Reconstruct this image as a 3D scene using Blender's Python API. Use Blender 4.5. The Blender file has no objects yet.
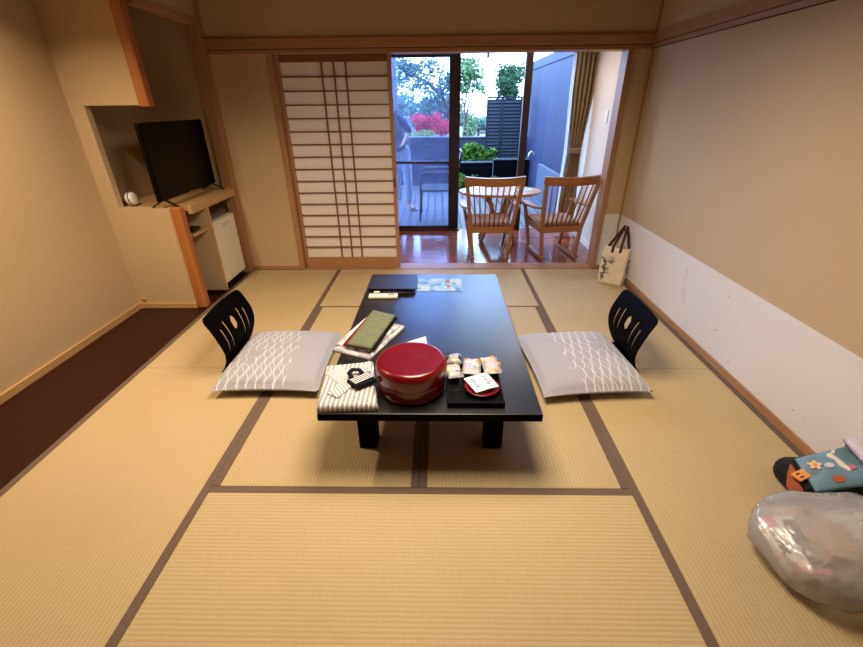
import bpy, bmesh, math, random
from mathutils import Vector, Matrix, noise
PI = math.pi
C = bpy.context.scene.collection
sc = bpy.context.scene

# ------------------------------------------------------------------ helpers
def lin(c):
    return tuple(((v/255/12.92) if v/255 <= .04045 else ((v/255+.055)/1.055)**2.4) for v in c) + (1,)

class MB:
    def __init__(s): s.v=[]; s.f=[]; s.m=[]; s.sm=[]
    def add(s, vs, fs, mi=0, smooth=False):
        o=len(s.v); s.v+= [tuple(v) for v in vs]
        for f in fs: s.f.append([i+o for i in f]); s.m.append(mi); s.sm.append(smooth)
        return s
    def box(s, x0,x1,y0,y1,z0,z1, mi=0, bev=0, M=None):
        if bev:
            bm=bmesh.new(); bmesh.ops.create_cube(bm,size=1)
            for v in bm.verts: v.co=Vector(((x0+x1)/2+v.co.x*(x1-x0),(y0+y1)/2+v.co.y*(y1-y0),(z0+z1)/2+v.co.z*(z1-z0)))
            bmesh.ops.bevel(bm,geom=bm.edges[:],offset=bev,segments=2,affect='EDGES',profile=.5)
            bm.verts.index_update()
            vs=[v.co.copy() for v in bm.verts]; fs=[[v.index for v in f.verts] for f in bm.faces]; bm.free()
        else:
            vs=[Vector(p) for p in ((x0,y0,z0),(x1,y0,z0),(x1,y1,z0),(x0,y1,z0),(x0,y0,z1),(x1,y0,z1),(x1,y1,z1),(x0,y1,z1))]
            fs=[(0,3,2,1),(4,5,6,7),(0,1,5,4),(1,2,6,5),(2,3,7,6),(3,0,4,7)]
        if M: vs=[M@v for v in vs]
        return s.add(vs,fs,mi)
    def tube(s, pts, rad, seg=8, mi=0, flat=None, cap=True):
        pts=[Vector(p) for p in pts]
        if not isinstance(rad,(list,tuple)): rad=[rad]*len(pts)
        vs=[]; up=None
        for i,p in enumerate(pts):
            t=(pts[min(i+1,len(pts)-1)]-pts[max(i-1,0)]).normalized()
            if up is None: up=Vector((0,0,1)) if abs(t.z)<.9 else Vector((0,1,0))
            a=t.cross(up)
            if a.length<1e-5: a=t.cross(Vector((1,0,0)))
            a.normalize(); b=a.cross(t).normalized(); up=b
            for k in range(seg):
                an=2*PI*k/seg; vs.append(p+a*math.cos(an)*rad[i]+b*math.sin(an)*rad[i]*(flat or 1))
        fs=[]
        for i in range(len(pts)-1):
            for k in range(seg):
                k2=(k+1)%seg; fs.append((i*seg+k,i*seg+k2,(i+1)*seg+k2,(i+1)*seg+k))
        if cap:
            fs.append(tuple(range(seg))[::-1]); fs.append(tuple((len(pts)-1)*seg+k for k in range(seg)))
        return s.add(vs,fs,mi,True)
    def bar(s, pts, w, h, mi=0, upv=(0,0,1)):
        # rectangular section swept along points; w across, h along "up"
        pts=[Vector(p) for p in pts]; n=len(pts); vs=[]
        ws=w if isinstance(w,(list,tuple)) else [w]*n; hs=h if isinstance(h,(list,tuple)) else [h]*n
        for i,p in enumerate(pts):
            t=(pts[min(i+1,n-1)]-pts[max(i-1,0)]).normalized(); u=Vector(upv)
            a=t.cross(u).normalized(); b=a.cross(t).normalized()
            for sx,sy in ((-1,-1),(1,-1),(1,1),(-1,1)): vs.append(p+a*sx*ws[i]/2+b*sy*hs[i]/2)
        fs=[]
        for i in range(n-1):
            for k in range(4): fs.append((i*4+k,i*4+(k+1)%4,(i+1)*4+(k+1)%4,(i+1)*4+k))
        fs.append((3,2,1,0)); fs.append(tuple((n-1)*4+k for k in range(4)))
        return s.add(vs,fs,mi)
    def lathe(s, prof, c=(0,0,0), seg=48, mi=0, M=None):
        vs=[]; fs=[]; n=len(prof)
        for r,z in prof:
            for k in range(seg):
                a=2*PI*k/seg; vs.append(Vector((c[0]+r*math.cos(a),c[1]+r*math.sin(a),c[2]+z)))
        for i in range(n-1):
            for k in range(seg):
                k2=(k+1)%seg; fs.append((i*seg+k,i*seg+k2,(i+1)*seg+k2,(i+1)*seg+k))
        fs.append(tuple(range(seg))[::-1]); fs.append(tuple((n-1)*seg+k for k in range(seg)))
        if M: vs=[M@v for v in vs]
        return s.add(vs,fs,mi,True)
    def prism(s, poly, z0, z1, mi=0, M=None):
        n=len(poly); vs=[Vector((x,y,z0)) for x,y in poly]+[Vector((x,y,z1)) for x,y in poly]
        fs=[tuple(range(n))[::-1],tuple(range(n,2*n))]+[(i,(i+1)%n,n+(i+1)%n,n+i) for i in range(n)]
        if M: vs=[M@v for v in vs]
        return s.add(vs,fs,mi)
    def slab(s, q, t, n=14, r=.012, amp=.002, fr=14, seed=0, mi=0):
        # soft cloth slab over quad q (4 xyz corners of its underside), thickness t
        q=[Vector(p) for p in q]; vs=[]; L=max((q[1]-q[0]).length,1e-3); W=max((q[3]-q[0]).length,1e-3)
        nm=(q[1]-q[0]).cross(q[3]-q[0]).normalized()
        if nm.z<0: nm=-nm
        def P(u,v): return (q[0]*(1-u)+q[1]*u)*(1-v)+(q[3]*(1-u)+q[2]*u)*v
        cs=[0,.012,.035,.08]+[.08+.84*k/(n-1) for k in range(1,n-1)]+[.92,.965,.988,1]; N=len(cs)
        for v in cs:
            for u in cs:
                d=min(u*L,(1-u)*L,v*W,(1-v)*W); k=min(1,d/r); k=math.sqrt(max(0,1-(1-k)**2))
                p=P(u,v); w=noise.noise(Vector((p.x*fr+seed,p.y*fr,seed*3.1)))*amp*k
                vs.append(p+nm*(t*(.45+.55*k)+w))
        for v in cs:
            for u in cs: vs.append(P(u,v))
        fs=[]; o=N*N
        for j in range(N-1):
            for i in range(N-1):
                a=j*N+i; fs.append((a,a+1,a+N+1,a+N)); fs.append((o+a,o+a+N,o+a+N+1,o+a+1))
        for i in range(N-1):
            fs.append((i,o+i,o+i+1,i+1)); b=(N-1)*N+i; fs.append((b,b+1,o+b+1,o+b))
            c=i*N; fs.append((c,c+N,o+c+N,o+c)); d=i*N+N-1; fs.append((d,o+d,o+d+N,d+N))
        return s.add(vs,fs,mi,True)
    def build(s, name, mats, parent=None, loc=None):
        me=bpy.data.meshes.new(name); me.from_pydata(s.v,[],s.f); 
        for m in (mats if isinstance(mats,(list,tuple)) else [mats]): me.materials.append(m)
        me.polygons.foreach_set('material_index',s.m); me.polygons.foreach_set('use_smooth',s.sm); me.update()
        bm=bmesh.new(); bm.from_mesh(me); bmesh.ops.recalc_face_normals(bm,faces=bm.faces); bm.to_mesh(me); bm.free()
        o=bpy.data.objects.new(name,me); C.objects.link(o)
        if parent: o.parent=parent
        if loc: o.location=loc
        return o

def tag(o,label,cat,group=None,kind=None):
    o['label']=label; o['category']=cat
    if group: o['group']=group
    if kind: o['kind']=kind
    return o
def thing(name,label,cat,loc=(0,0,0),rz=0,group=None):
    o=bpy.data.objects.new(name,None); C.objects.link(o); o.location=loc; o.rotation_euler=(0,0,rz); o.empty_display_size=.05
    return tag(o,label,cat,group)
def struct(o,label,cat): return tag(o,label,cat,None,'structure')
def copy_tree(o,parent=None):
    c=o.copy(); C.objects.link(c)
    if parent: c.parent=parent
    for ch in list(o.children): copy_tree(ch,c)
    return c

# ------------------------------------------------------------------ materials
def nm(name):
    m=bpy.data.materials.new(name); m.use_nodes=True; nt=m.node_tree; return m,nt,nt.nodes['Principled BSDF']
def math_(nt,op,a,b=None,c=None):
    n=nt.nodes.new('ShaderNodeMath'); n.operation=op
    for i,x in enumerate((a,b,c)):
        if x is None: continue
        if isinstance(x,(int,float)): n.inputs[i].default_value=x
        else: nt.links.new(x,n.inputs[i])
    return n.outputs[0]
def mixc(nt,f,a,b):
    n=nt.nodes.new('ShaderNodeMix'); n.data_type='RGBA'
    for i,x in ((0,f),(6,a),(7,b)):
        if isinstance(x,(int,float,tuple)): n.inputs[i].default_value=x
        else: nt.links.new(x,n.inputs[i])
    return n.outputs[2]
def coords(nt,scale=None,rot=None):
    tc=nt.nodes.new('ShaderNodeTexCoord'); o=tc.outputs['Object']
    if scale or rot:
        mp=nt.nodes.new('ShaderNodeMapping'); nt.links.new(o,mp.inputs[0])
        if scale: mp.inputs['Scale'].default_value=scale
        if rot: mp.inputs['Rotation'].default_value=rot
        o=mp.outputs[0]
    return o
def noise_(nt,vec,scale,detail=3,rough=.5):
    n=nt.nodes.new('ShaderNodeTexNoise'); n.inputs['Scale'].default_value=scale; n.inputs['Detail'].default_value=detail; n.inputs['Roughness'].default_value=rough
    nt.links.new(vec,n.inputs['Vector']); return n.outputs['Fac']
def ramp(nt,f,a,b):
    n=nt.nodes.new('ShaderNodeMapRange'); n.inputs[1].default_value=a; n.inputs[2].default_value=b; nt.links.new(f,n.inputs[0]); return n.outputs[0]
def bump(nt,bs,h,strength,dist):
    b=nt.nodes.new('ShaderNodeBump'); b.inputs['Strength'].default_value=strength; b.inputs['Distance'].default_value=dist
    nt.links.new(h,b.inputs['Height']); nt.links.new(b.outputs[0],bs.inputs['Normal'])
def plain(name,c,rough=.6,spec=.5,metal=0,var=.06,vs=30,coat=0):
    m,nt,b=nm(name); b.inputs['Roughness'].default_value=rough; b.inputs['Specular IOR Level'].default_value=spec; b.inputs['Metallic'].default_value=metal; b.inputs['Coat Weight'].default_value=coat
    l=lin(c); d=tuple(x*(1-var*2) for x in l[:3])+(1,)
    f=noise_(nt,coords(nt),vs); nt.links.new(mixc(nt,f,d,tuple(min(1,x*(1+var)) for x in l[:3])+(1,)),b.inputs['Base Color'])
    return m
def wood(name,c1,c2,axis,rough=.45,freq=60,spec=.4,bumps=.05):
    m,nt,b=nm(name); s=[freq]*3; s['xyz'.index(axis)]=freq*.04
    v=coords(nt,tuple(s)); f=noise_(nt,v,1,4,.6); f2=noise_(nt,coords(nt),3)
    col=mixc(nt,ramp(nt,f,.3,.7),lin(c1),lin(c2)); col=mixc(nt,math_(nt,'MULTIPLY',f2,.35),col,lin(tuple(x*.75 for x in c1)))
    nt.links.new(col,b.inputs['Base Color']); b.inputs['Roughness'].default_value=rough; b.inputs['Specular IOR Level'].default_value=spec
    bump(nt,b,f,bumps,.002); return m
def plaster(name,c,grain=150,b_=.6,marks=False):
    m,nt,b=nm(name); v=coords(nt); f=noise_(nt,v,grain,2); f2=noise_(nt,v,2.5,3); l=lin(c)
    col=mixc(nt,ramp(nt,f,.3,.7),tuple(x*.86 for x in l[:3])+(1,),l); col=mixc(nt,math_(nt,'MULTIPLY',f2,.18),col,tuple(x*.8 for x in l[:3])+(1,))
    if marks:  # sparse black scuffs and a few grey smudges
        vo=nt.nodes.new('ShaderNodeTexVoronoi'); vo.inputs['Scale'].default_value=14; nt.links.new(v,vo.inputs['Vector'])
        dots=math_(nt,'MULTIPLY',math_(nt,'LESS_THAN',vo.outputs['Distance'],.075),math_(nt,'GREATER_THAN',noise_(nt,v,3.3,1),.585))
        col=mixc(nt,math_(nt,'MULTIPLY',dots,.75),col,lin((70,60,54)))
        sm=ramp(nt,noise_(nt,coords(nt,(1,2.6,1.4)),1.9,3),.66,.74); col=mixc(nt,math_(nt,'MULTIPLY',sm,.22),col,lin((120,112,108)))
    nt.links.new(col,b.inputs['Base Color']); b.inputs['Roughness'].default_value=.9; b.inputs['Specular IOR Level'].default_value=.15
    bump(nt,b,f,b_,.002); return m
def tatami(name,axis):
    # ribs run along the mat's length (axis)
    m,nt,b=nm(name); v=coords(nt); sp=nt.nodes.new('ShaderNodeSeparateXYZ'); nt.links.new(v,sp.inputs[0])
    cr=sp.outputs['Y' if axis=='x' else 'X']; al=sp.outputs['X' if axis=='x' else 'Y']
    wob=math_(nt,'MULTIPLY',noise_(nt,v,9),.004)
    s=math_(nt,'SINE',math_(nt,'MULTIPLY',math_(nt,'ADD',cr,wob),2*PI/.0155))
    rib=ramp(nt,s,-1,.2)
    reed=noise_(nt,coords(nt,(500,14,1) if axis=='x' else (14,500,1)),1,2)
    big=noise_(nt,v,1.6,3)
    base=mixc(nt,ramp(nt,big,.3,.7),lin((196,172,128)),lin((188,165,125)))
    col=mixc(nt,math_(nt,'MULTIPLY',math_(nt,'SUBTRACT',1,rib),.26),base,lin((148,120,78)))
    col=mixc(nt,math_(nt,'MULTIPLY',ramp(nt,reed,.45,.75),.3),col,lin((164,134,90)))
    nt.links.new(col,b.inputs['Base Color']); b.inputs['Roughness'].default_value=.62; b.inputs['Specular IOR Level'].default_value=.3
    bump(nt,b,s,.25,.0015); return m
def stripes(name,base,lines,rot,period,width,dash=None,rough=.85):
    m,nt,b=nm(name); v=coords(nt,None,(0,0,rot)); sp=nt.nodes.new('ShaderNodeSeparateXYZ'); nt.links.new(v,sp.inputs[0])
    fr=math_(nt,'FRACT',math_(nt,'DIVIDE',math_(nt,'ADD',sp.outputs['X'],5),period))
    k=math_(nt,'LESS_THAN',math_(nt,'ABSOLUTE',math_(nt,'SUBTRACT',fr,.5)),width/2)
    col=mixc(nt,k,lin(base),lin(lines))
    if dash:
        fy=math_(nt,'FRACT',math_(nt,'DIVIDE',math_(nt,'ADD',sp.outputs['Y'],math_(nt,'ADD',5,math_(nt,'MULTIPLY',math_(nt,'FLOOR',math_(nt,'DIVIDE',math_(nt,'ADD',sp.outputs['X'],5),period)),.0173))),period*1.5))
        d=math_(nt,'MULTIPLY',math_(nt,'LESS_THAN',fy,.35),math_(nt,'LESS_THAN',math_(nt,'ABSOLUTE',math_(nt,'SUBTRACT',fr,.02)),.10))
        d2=math_(nt,'MULTIPLY',math_(nt,'LESS_THAN',fy,.35),math_(nt,'GREATER_THAN',fr,.92))
        col=mixc(nt,math_(nt,'MAXIMUM',d,d2),col,lin(dash))
    nt.links.new(col,b.inputs['Base Color']); b.inputs['Roughness'].default_value=rough; b.inputs['Specular IOR Level'].default_value=.15
    return m
def blotch(name,cols,scale,rough=.6,seed=0,kind='vor',alpha=None,spec=.4):
    m,nt,b=nm(name); v=coords(nt)
    if kind=='vor':
        n=nt.nodes.new('ShaderNodeTexVoronoi'); n.inputs['Scale'].default_value=scale; nt.links.new(v,n.inputs['Vector'])
        sp=nt.nodes.new('ShaderNodeSeparateColor'); nt.links.new(n.outputs['Color'],sp.inputs[0]); f=sp.outputs[0]
    else: f=ramp(nt,noise_(nt,v,scale,2),.3,.7)
    cr=nt.nodes.new('ShaderNodeValToRGB'); cr.color_ramp.interpolation='CONSTANT' if kind=='vor' else 'LINEAR'
    while len(cr.color_ramp.elements)<len(cols): cr.color_ramp.elements.new(.5)
    for i,e in enumerate(cr.color_ramp.elements): e.position=i/len(cols); e.color=lin(cols[i])
    nt.links.new(f,cr.inputs[0]); nt.links.new(cr.outputs[0],b.inputs['Base Color']); b.inputs['Roughness'].default_value=rough; b.inputs['Specular IOR Level'].default_value=spec
    return m
def cushion_mat(name):
    m,nt,b=nm(name); v=coords(nt); sp=nt.nodes.new('ShaderNodeSeparateXYZ'); nt.links.new(v,sp.inputs[0])
    X,Y=sp.outputs['X'],sp.outputs['Y']; P=.052; A=.017; K=2*PI/.17
    wob=math_(nt,'MULTIPLY',math_(nt,'SUBTRACT',noise_(nt,v,4),.5),.06)
    x2=math_(nt,'ADD',X,wob); masks=[]
    for ph,off in ((0,0),(PI,P/2),(PI*.55,P*.3)):
        s=math_(nt,'MULTIPLY',math_(nt,'SINE',math_(nt,'ADD',math_(nt,'MULTIPLY',Y,K),ph)),A)
        fr=math_(nt,'FRACT',math_(nt,'DIVIDE',math_(nt,'ADD',math_(nt,'SUBTRACT',x2,s),5+off),P))
        masks.append(math_(nt,'LESS_THAN',math_(nt,'ABSOLUTE',math_(nt,'SUBTRACT',fr,.5)),.034))
    k=math_(nt,'MAXIMUM',math_(nt,'MAXIMUM',masks[0],masks[1]),math_(nt,'MULTIPLY',masks[2],math_(nt,'GREATER_THAN',noise_(nt,v,6),.5)))
    lim=math_(nt,'GREATER_THAN',math_(nt,'ADD',X,math_(nt,'MULTIPLY',math_(nt,'SUBTRACT',noise_(nt,v,5),.5),.3)),-.10)
    k=math_(nt,'MULTIPLY',math_(nt,'MULTIPLY',k,lim),math_(nt,'GREATER_THAN',noise_(nt,v,9),.36))
    wv=noise_(nt,coords(nt,(260,40,1)),1,2)
    base=mixc(nt,wv,lin((150,149,158)),lin((178,176,184)))
    nt.links.new(mixc(nt,k,base,lin((226,223,219))),b.inputs['Base Color']); b.inputs['Roughness'].default_value=.75; b.inputs['Specular IOR Level'].default_value=.25
    try: b.inputs['Sheen Weight'].default_value=.2
    except Exception: pass
    bump(nt,b,wv,.15,.001); return m
def leaf_mat(name,c1,c2,trans=.35,scale=8):
    m,nt,b=nm(name); f=noise_(nt,coords(nt),scale,3)
    col=mixc(nt,ramp(nt,f,.32,.68),lin(c1),lin(c2)); nt.links.new(col,b.inputs['Base Color']); b.inputs['Roughness'].default_value=.6; b.inputs['Specular IOR Level'].default_value=.3
    tr=nt.nodes.new('ShaderNodeBsdfTranslucent'); nt.links.new(col,tr.inputs[0]); mx=nt.nodes.new('ShaderNodeMixShader'); mx.inputs[0].default_value=trans
    out=nt.nodes['Material Output']; nt.links.new(b.outputs[0],mx.inputs[1]); nt.links.new(tr.outputs[0],mx.inputs[2]); nt.links.new(mx.outputs[0],out.inputs[0]); return m
def sheet_mat(name,c,transp,transl,rough=.3,gl=.15,tint=(255,255,255),wrinkle=0):
    # thin see-through film / paper / glass: transparent + translucent + diffuse + gloss
    m,nt,b=nm(name); nt.nodes.remove(b); out=nt.nodes['Material Output']
    tr=nt.nodes.new('ShaderNodeBsdfTransparent'); tr.inputs[0].default_value=lin(tint)
    tl=nt.nodes.new('ShaderNodeBsdfTranslucent'); tl.inputs[0].default_value=lin(c)
    df=nt.nodes.new('ShaderNodeBsdfDiffuse'); df.inputs[0].default_value=lin(c)
    gs=nt.nodes.new('ShaderNodeBsdfGlossy'); gs.inputs['Roughness'].default_value=rough
    def mx(f,a,c2):
        n=nt.nodes.new('ShaderNodeMixShader'); 
        if isinstance(f,float): n.inputs[0].default_value=f
        else: nt.links.new(f,n.inputs[0])
        nt.links.new(a,n.inputs[1]); nt.links.new(c2,n.inputs[2]); return n.outputs[0]
    if wrinkle:
        bp=nt.nodes.new('ShaderNodeBump'); bp.inputs['Strength'].default_value=.9; bp.inputs['Distance'].default_value=.01
        h=math_(nt,'ABSOLUTE',math_(nt,'SUBTRACT',noise_(nt,coords(nt,(1,1.6,1.2)),wrinkle,3,.6),.5)); nt.links.new(h,bp.inputs['Height'])
        for q in (tl,df,gs): nt.links.new(bp.outputs[0],q.inputs['Normal'])
    body=mx(float(transl),df.outputs[0],tl.outputs[0]); s=mx(float(transp),body,tr.outputs[0])
    fr=nt.nodes.new('ShaderNodeFresnel'); fr.inputs[0].default_value=1.45
    s=mx(math_(nt,'MULTIPLY',fr.outputs[0],gl),s,gs.outputs[0]); nt.links.new(s,out.inputs[0]); return m
def planks(name,c1,c2,axis,width,gap,gapc,rough,spec=.5,grainaxis='y',freq=30,endlen=None):
    m,nt,b=nm(name); v=coords(nt); sp=nt.nodes.new('ShaderNodeSeparateXYZ'); nt.links.new(v,sp.inputs[0])
    q=math_(nt,'DIVIDE',math_(nt,'ADD',sp.outputs[axis.upper()],20),width); fr=math_(nt,'FRACT',q); fl=math_(nt,'FLOOR',q)
    wn=nt.nodes.new('ShaderNodeTexWhiteNoise'); wn.noise_dimensions='1D'; nt.links.new(fl,wn.inputs['W'])
    s=[freq]*3; s['xyz'.index(grainaxis)]=freq*.05
    g=noise_(nt,coords(nt,tuple(s)),1,4,.6)
    f=math_(nt,'ADD',math_(nt,'MULTIPLY',wn.outputs[0],.45),math_(nt,'MULTIPLY',ramp(nt,g,.25,.75),.55))
    col=mixc(nt,f,lin(c1),lin(c2)); k=math_(nt,'LESS_THAN',fr,gap/width)
    if endlen:
        q2=math_(nt,'FRACT',math_(nt,'ADD',math_(nt,'DIVIDE',sp.outputs[grainaxis.upper()],endlen),math_(nt,'MULTIPLY',wn.outputs[0],7)))
        k=math_(nt,'MAXIMUM',k,math_(nt,'LESS_THAN',q2,.004/endlen))
    nt.links.new(mixc(nt,k,col,lin(gapc)),b.inputs['Base Color']); b.inputs['Roughness'].default_value=rough; b.inputs['Specular IOR Level'].default_value=spec
    bump(nt,b,math_(nt,'SUBTRACT',math_(nt,'MULTIPLY',g,.1),k),.4,.003); return m

M={}
M['plaster']=plaster('plaster',(206,178,140))
M['wains']=plaster('wainscot_paper',(232,226,218),150,.1,True)
M['white_wall']=plaster('white_plaster',(236,222,206),200,.15)
M['ceil']=plain('ceiling_board',(124,96,64),.8)
M['wx']=wood('cedar_x',(188,140,98),(166,118,78),'x'); M['wy']=wood('cedar_y',(188,140,98),(166,118,78),'y'); M['wz']=wood('cedar_z',(188,140,98),(166,118,78),'z')
M['redx']=wood('shoji_rail',(150,88,54),(124,70,42),'x')
M['orange']=wood('orange_post',(186,116,62),(160,92,46),'z',.4,25)
M['pale']=wood('pale_counter',(212,172,118),(186,142,90),'y',.45,40)
M['groove']=plain('dark_joint',(70,40,22),.8)
M['board']=plain('dark_lacquer_board',(50,17,6),.35,.2,var=.1)
M['traylac']=plain('tray_lacquer',(7,6,7),.25,.4,var=.1)
M['tx']=tatami('tatami_cross','x'); M['ty']=tatami('tatami_long','y')
M['heri']=plain('mat_border',(112,92,78),.85,.2,vs=200,var=.12)
M['tan']=plain('mat_edge',(150,118,80),.8)
M['lacq']=plain('black_lacquer',(9,8,11),.33,1.0,coat=0,var=.1)
M['blackwood']=plain('black_bentwood',(10,7,6),.6,.02,var=.15)
M['blackpl']=plain('black_plastic',(16,16,18),.4,.5)
M['screen']=plain('tv_screen',(5,4,6),.25,.12)
M['whitepl']=plain('white_plastic',(232,226,214),.4,.5,var=.02)
M['fridge']=plain('fridge_white',(236,226,208),.4,.5,var=.02)
M['grey']=plain('grey_mark',(150,140,126),.6)
M['cush']=cushion_mat('zabuton_cloth')
M['red']=plain('red_lacquer',(104,3,8),.24,.5,coat=.3,var=.05,vs=20)
M['yuk']=stripes('yukata_cloth',(172,167,164),(236,234,230),0,.0195,.24,(72,64,62))
M['yuk2']=stripes('yukata_collar_left',(176,171,168),(238,236,232),.75,.015,.28,(116,102,96))
M['yuk3']=stripes('yukata_collar_right',(176,171,168),(238,236,232),-.62,.015,.28,(116,102,96))
M['obi']=plain('navy_sash',(16,18,30),.9,.2); M['obis']=plain('sash_stripe',(236,236,236),.85,.2)
M['green']=plain('green_obi',(108,114,88),.85,.2,var=.14,vs=25); M['crimson']=plain('crimson_lining',(120,8,24),.85,.2); M['darkcl']=plain('dark_lining',(26,12,14),.9,.1)
M['print']=blotch('printed_cotton',[(212,210,210),(204,202,204),(160,158,164),(216,212,208),(178,174,180)],30,.85,spec=.15)
M['paper']=plain('white_paper',(242,240,236),.7,.3,var=.02)
M['binder']=plain('navy_binder',(34,34,52),.45,.5)
M['leaflet']=blotch('leaflet_print',[(98,146,186),(130,172,200),(158,188,200),(80,130,176),(176,190,190)],22,.5)
M['redpr']=plain('red_print',(190,60,60),.6); M['bluepr']=plain('blue_print',(40,80,150),.6)
M['film']=sheet_mat('clear_wrapper',(255,255,255),.66,.2,.12,2.4,(255,255,255),30)
M['snack1']=plain('brown_cracker',(176,112,60),.7,vs=90,var=.2); M['snack2']=plain('cream_cracker',(236,206,160),.7,vs=90,var=.15); M['snack3']=plain('seaweed',(40,38,32),.8); M['snack4']=plain('orange_cracker',(226,148,66),.7,vs=90,var=.2); M['snack5']=plain('bean_red',(120,40,36),.6)
M['rock']=wood('rocker_wood',(176,118,66),(150,94,48),'z',.28,40); M['rockx']=wood('rocker_wood_across',(178,118,64),(152,96,48),'x',.28,40)
M['seatc']=stripes('seat_stripe',(120,84,76),(172,142,134),0,.024,.5,None)
M['ttop']=wood('table_oak',(206,160,108),(184,136,84),'x',.22,30)
M['efloor']=planks('veranda_boards',(158,86,60),(122,60,42),'y',.09,.0025,(60,26,18),.13,.6,'x',20,1.1)
M['frame']=plain('bronze_frame',(46,30,26),.4,.4,var=.1)
M['glass']=sheet_mat('window_glass',(230,236,250),.98,.8,.03,1.0,(238,243,255))
M['curt']=sheet_mat('curtain_cloth',(150,128,98),0.0,.2,.6,.05)
M['lace']=sheet_mat('lace_cloth',(240,240,240),.35,.6,.5,.2)
M['shojip']=sheet_mat('shoji_paper',(246,232,212),0.0,.2,.6,.1)
M['deck']=planks('deck_boards',(92,90,92),(74,72,76),'x',.12,.022,(4,4,6),.55,.4,'y',25)
M['fence']=planks('dark_fence_boards',(42,46,66),(32,36,52),'x',.16,.006,(20,20,26),.7,.3,'z',16)
M['fencer']=planks('blue_grey_planks',(44,50,84),(24,28,54),'y',.19,.006,(20,22,34),.65,.3,'z',14)
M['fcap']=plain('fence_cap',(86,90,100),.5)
M['blackb']=plain('black_boards',(4,4,5),.9,.05,var=.2)
M['louv']=plain('louvre_paint',(24,30,42),.6,.25)
M['palewall']=plain('pale_low_wall',(66,76,98),.6)
M['gravel']=blotch('garden_gravel',[(84,80,76),(62,60,58),(104,100,96),(46,44,42)],40,.9)
M['bark']=plain('bark',(82,70,62),.9,var=.2,vs=20)
M['lgreen']=leaf_mat('leaf_green',(40,84,26),(100,140,48)); M['lairy']=leaf_mat('leaf_airy',(58,92,58),(116,142,92)); M['ldark']=leaf_mat('leaf_dark',(22,52,30),(56,90,52)); M['lgrey']=leaf_mat('leaf_greygreen',(60,84,76),(100,120,96)); M['lmist']=leaf_mat('leaf_haze_tint',(84,112,108),(118,142,128)); M['lred']=leaf_mat('leaf_maple',(176,20,48),(214,54,76)); M['lyell']=leaf_mat('leaf_yellow',(112,132,52),(152,158,80))  # lmist: distance haze is mixed into its leaf colours
M['skin']=plain('skin',(214,164,136),.55); M['navy']=plain('navy_shirt',(40,44,72),.9,.2); M['jean']=plain('light_jeans',(158,166,184),.9,.2,var=.12); M['hair']=plain('black_hair',(22,18,16),.6); M['sand']=plain('sandal',(84,70,62),.7)
M['tote']=plain('cream_canvas',(232,214,190),.85,.2,var=.05,vs=60); M['strap']=plain('brown_strap',(58,22,16),.7); M['ink']=plain('black_ink',(20,18,18),.7)
M['polyb']=sheet_mat('white_polybag',(255,255,255),.64,.3,.18,2.0,(255,255,255),11)
M['pink']=plain('pink_print',(214,120,140),.5); M['packw']=plain('pack_white',(236,226,214),.5); M['packg']=blotch('pack_photo',[(92,96,70),(150,140,110),(60,70,50),(210,196,180),(120,90,80)],55,.5)
M['kraft']=plain('kraft_paper',(186,146,98),.8,var=.1); M['dots']=plain('dotted_box',(206,204,190),.7); M['olive']=plain('olive_paper',(120,112,80),.8)
M['bagk']=plain('black_nylon',(20,20,24),.7,.3); M['teal']=blotch('teal_cloth',[(92,118,122),(100,136,152),(118,154,176),(90,112,108)],5,.6,kind='n'); M['coral']=plain('coral_strap',(178,92,58),.6); M['buckle']=plain('orange_buckle',(240,160,92),.45); M['cream']=plain('cream_patch',(240,208,170),.6); M['lilac']=plain('lilac_cloth',(214,206,220),.6)
M['metal']=plain('pale_metal',(200,204,212),.35,.5,.6)
M['mesh']=sheet_mat('dark_mesh_sling',(16,18,24),.12,.3,.5,.2)

# ------------------------------------------------------------------ room shell
X0,X1,YB=-2.45,1.70,3.985
o=MB().box(-2.6,1.85,-1.7,4.0,-.1,-.03).build('floor',M['tan']); struct(o,'base floor beneath the straw mats','floor')
o=MB().box(X0,-1.888,-1.6,3.985,-.03,-.003).build('floor_alcove',M['board']); struct(o,'glossy dark brown lacquered floor board along the left wall','floor board')
o=MB().box(X0-.1,X0,-1.6,YB+.1,-.03,2.4).build('wall_left',M['plaster']); struct(o,'beige plaster wall on the left','wall')
o=MB().box(X1,X1+.1,-1.6,YB+.1,.53,2.4,0).box(X1,X1+.1,-1.6,YB+.1,-.03,.53,1).build('wall_right',[M['plaster'],M['wains']]); struct(o,'beige plaster wall on the right with white lower band','wall')
m=MB().box(-1.866,X1,YB,YB+.1,1.93,2.4).box(-1.866,-1.389,YB,YB+.1,-.03,1.83).box(1.53,X1,YB,YB+.1,.53,1.83).box(1.53,X1,YB,YB+.1,-.03,.53,1).box(X0,-1.96,YB,YB+.1,-.03,2.4)
o=m.build('wall_back',[M['plaster'],M['wains']]); struct(o,'beige plaster end wall around the shoji opening','wall')
o=MB().box(X0-.1,X1+.1,-1.7,-1.6,-.03,2.4).build('wall_front',M['plaster']); struct(o,'beige plaster wall behind the viewer','wall')
o=MB().box(X0-.1,X1+.1,-1.7,YB+.1,2.4,2.5).build('ceiling',M['ceil']); struct(o,'wooden ceiling above the room','ceiling')
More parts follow.
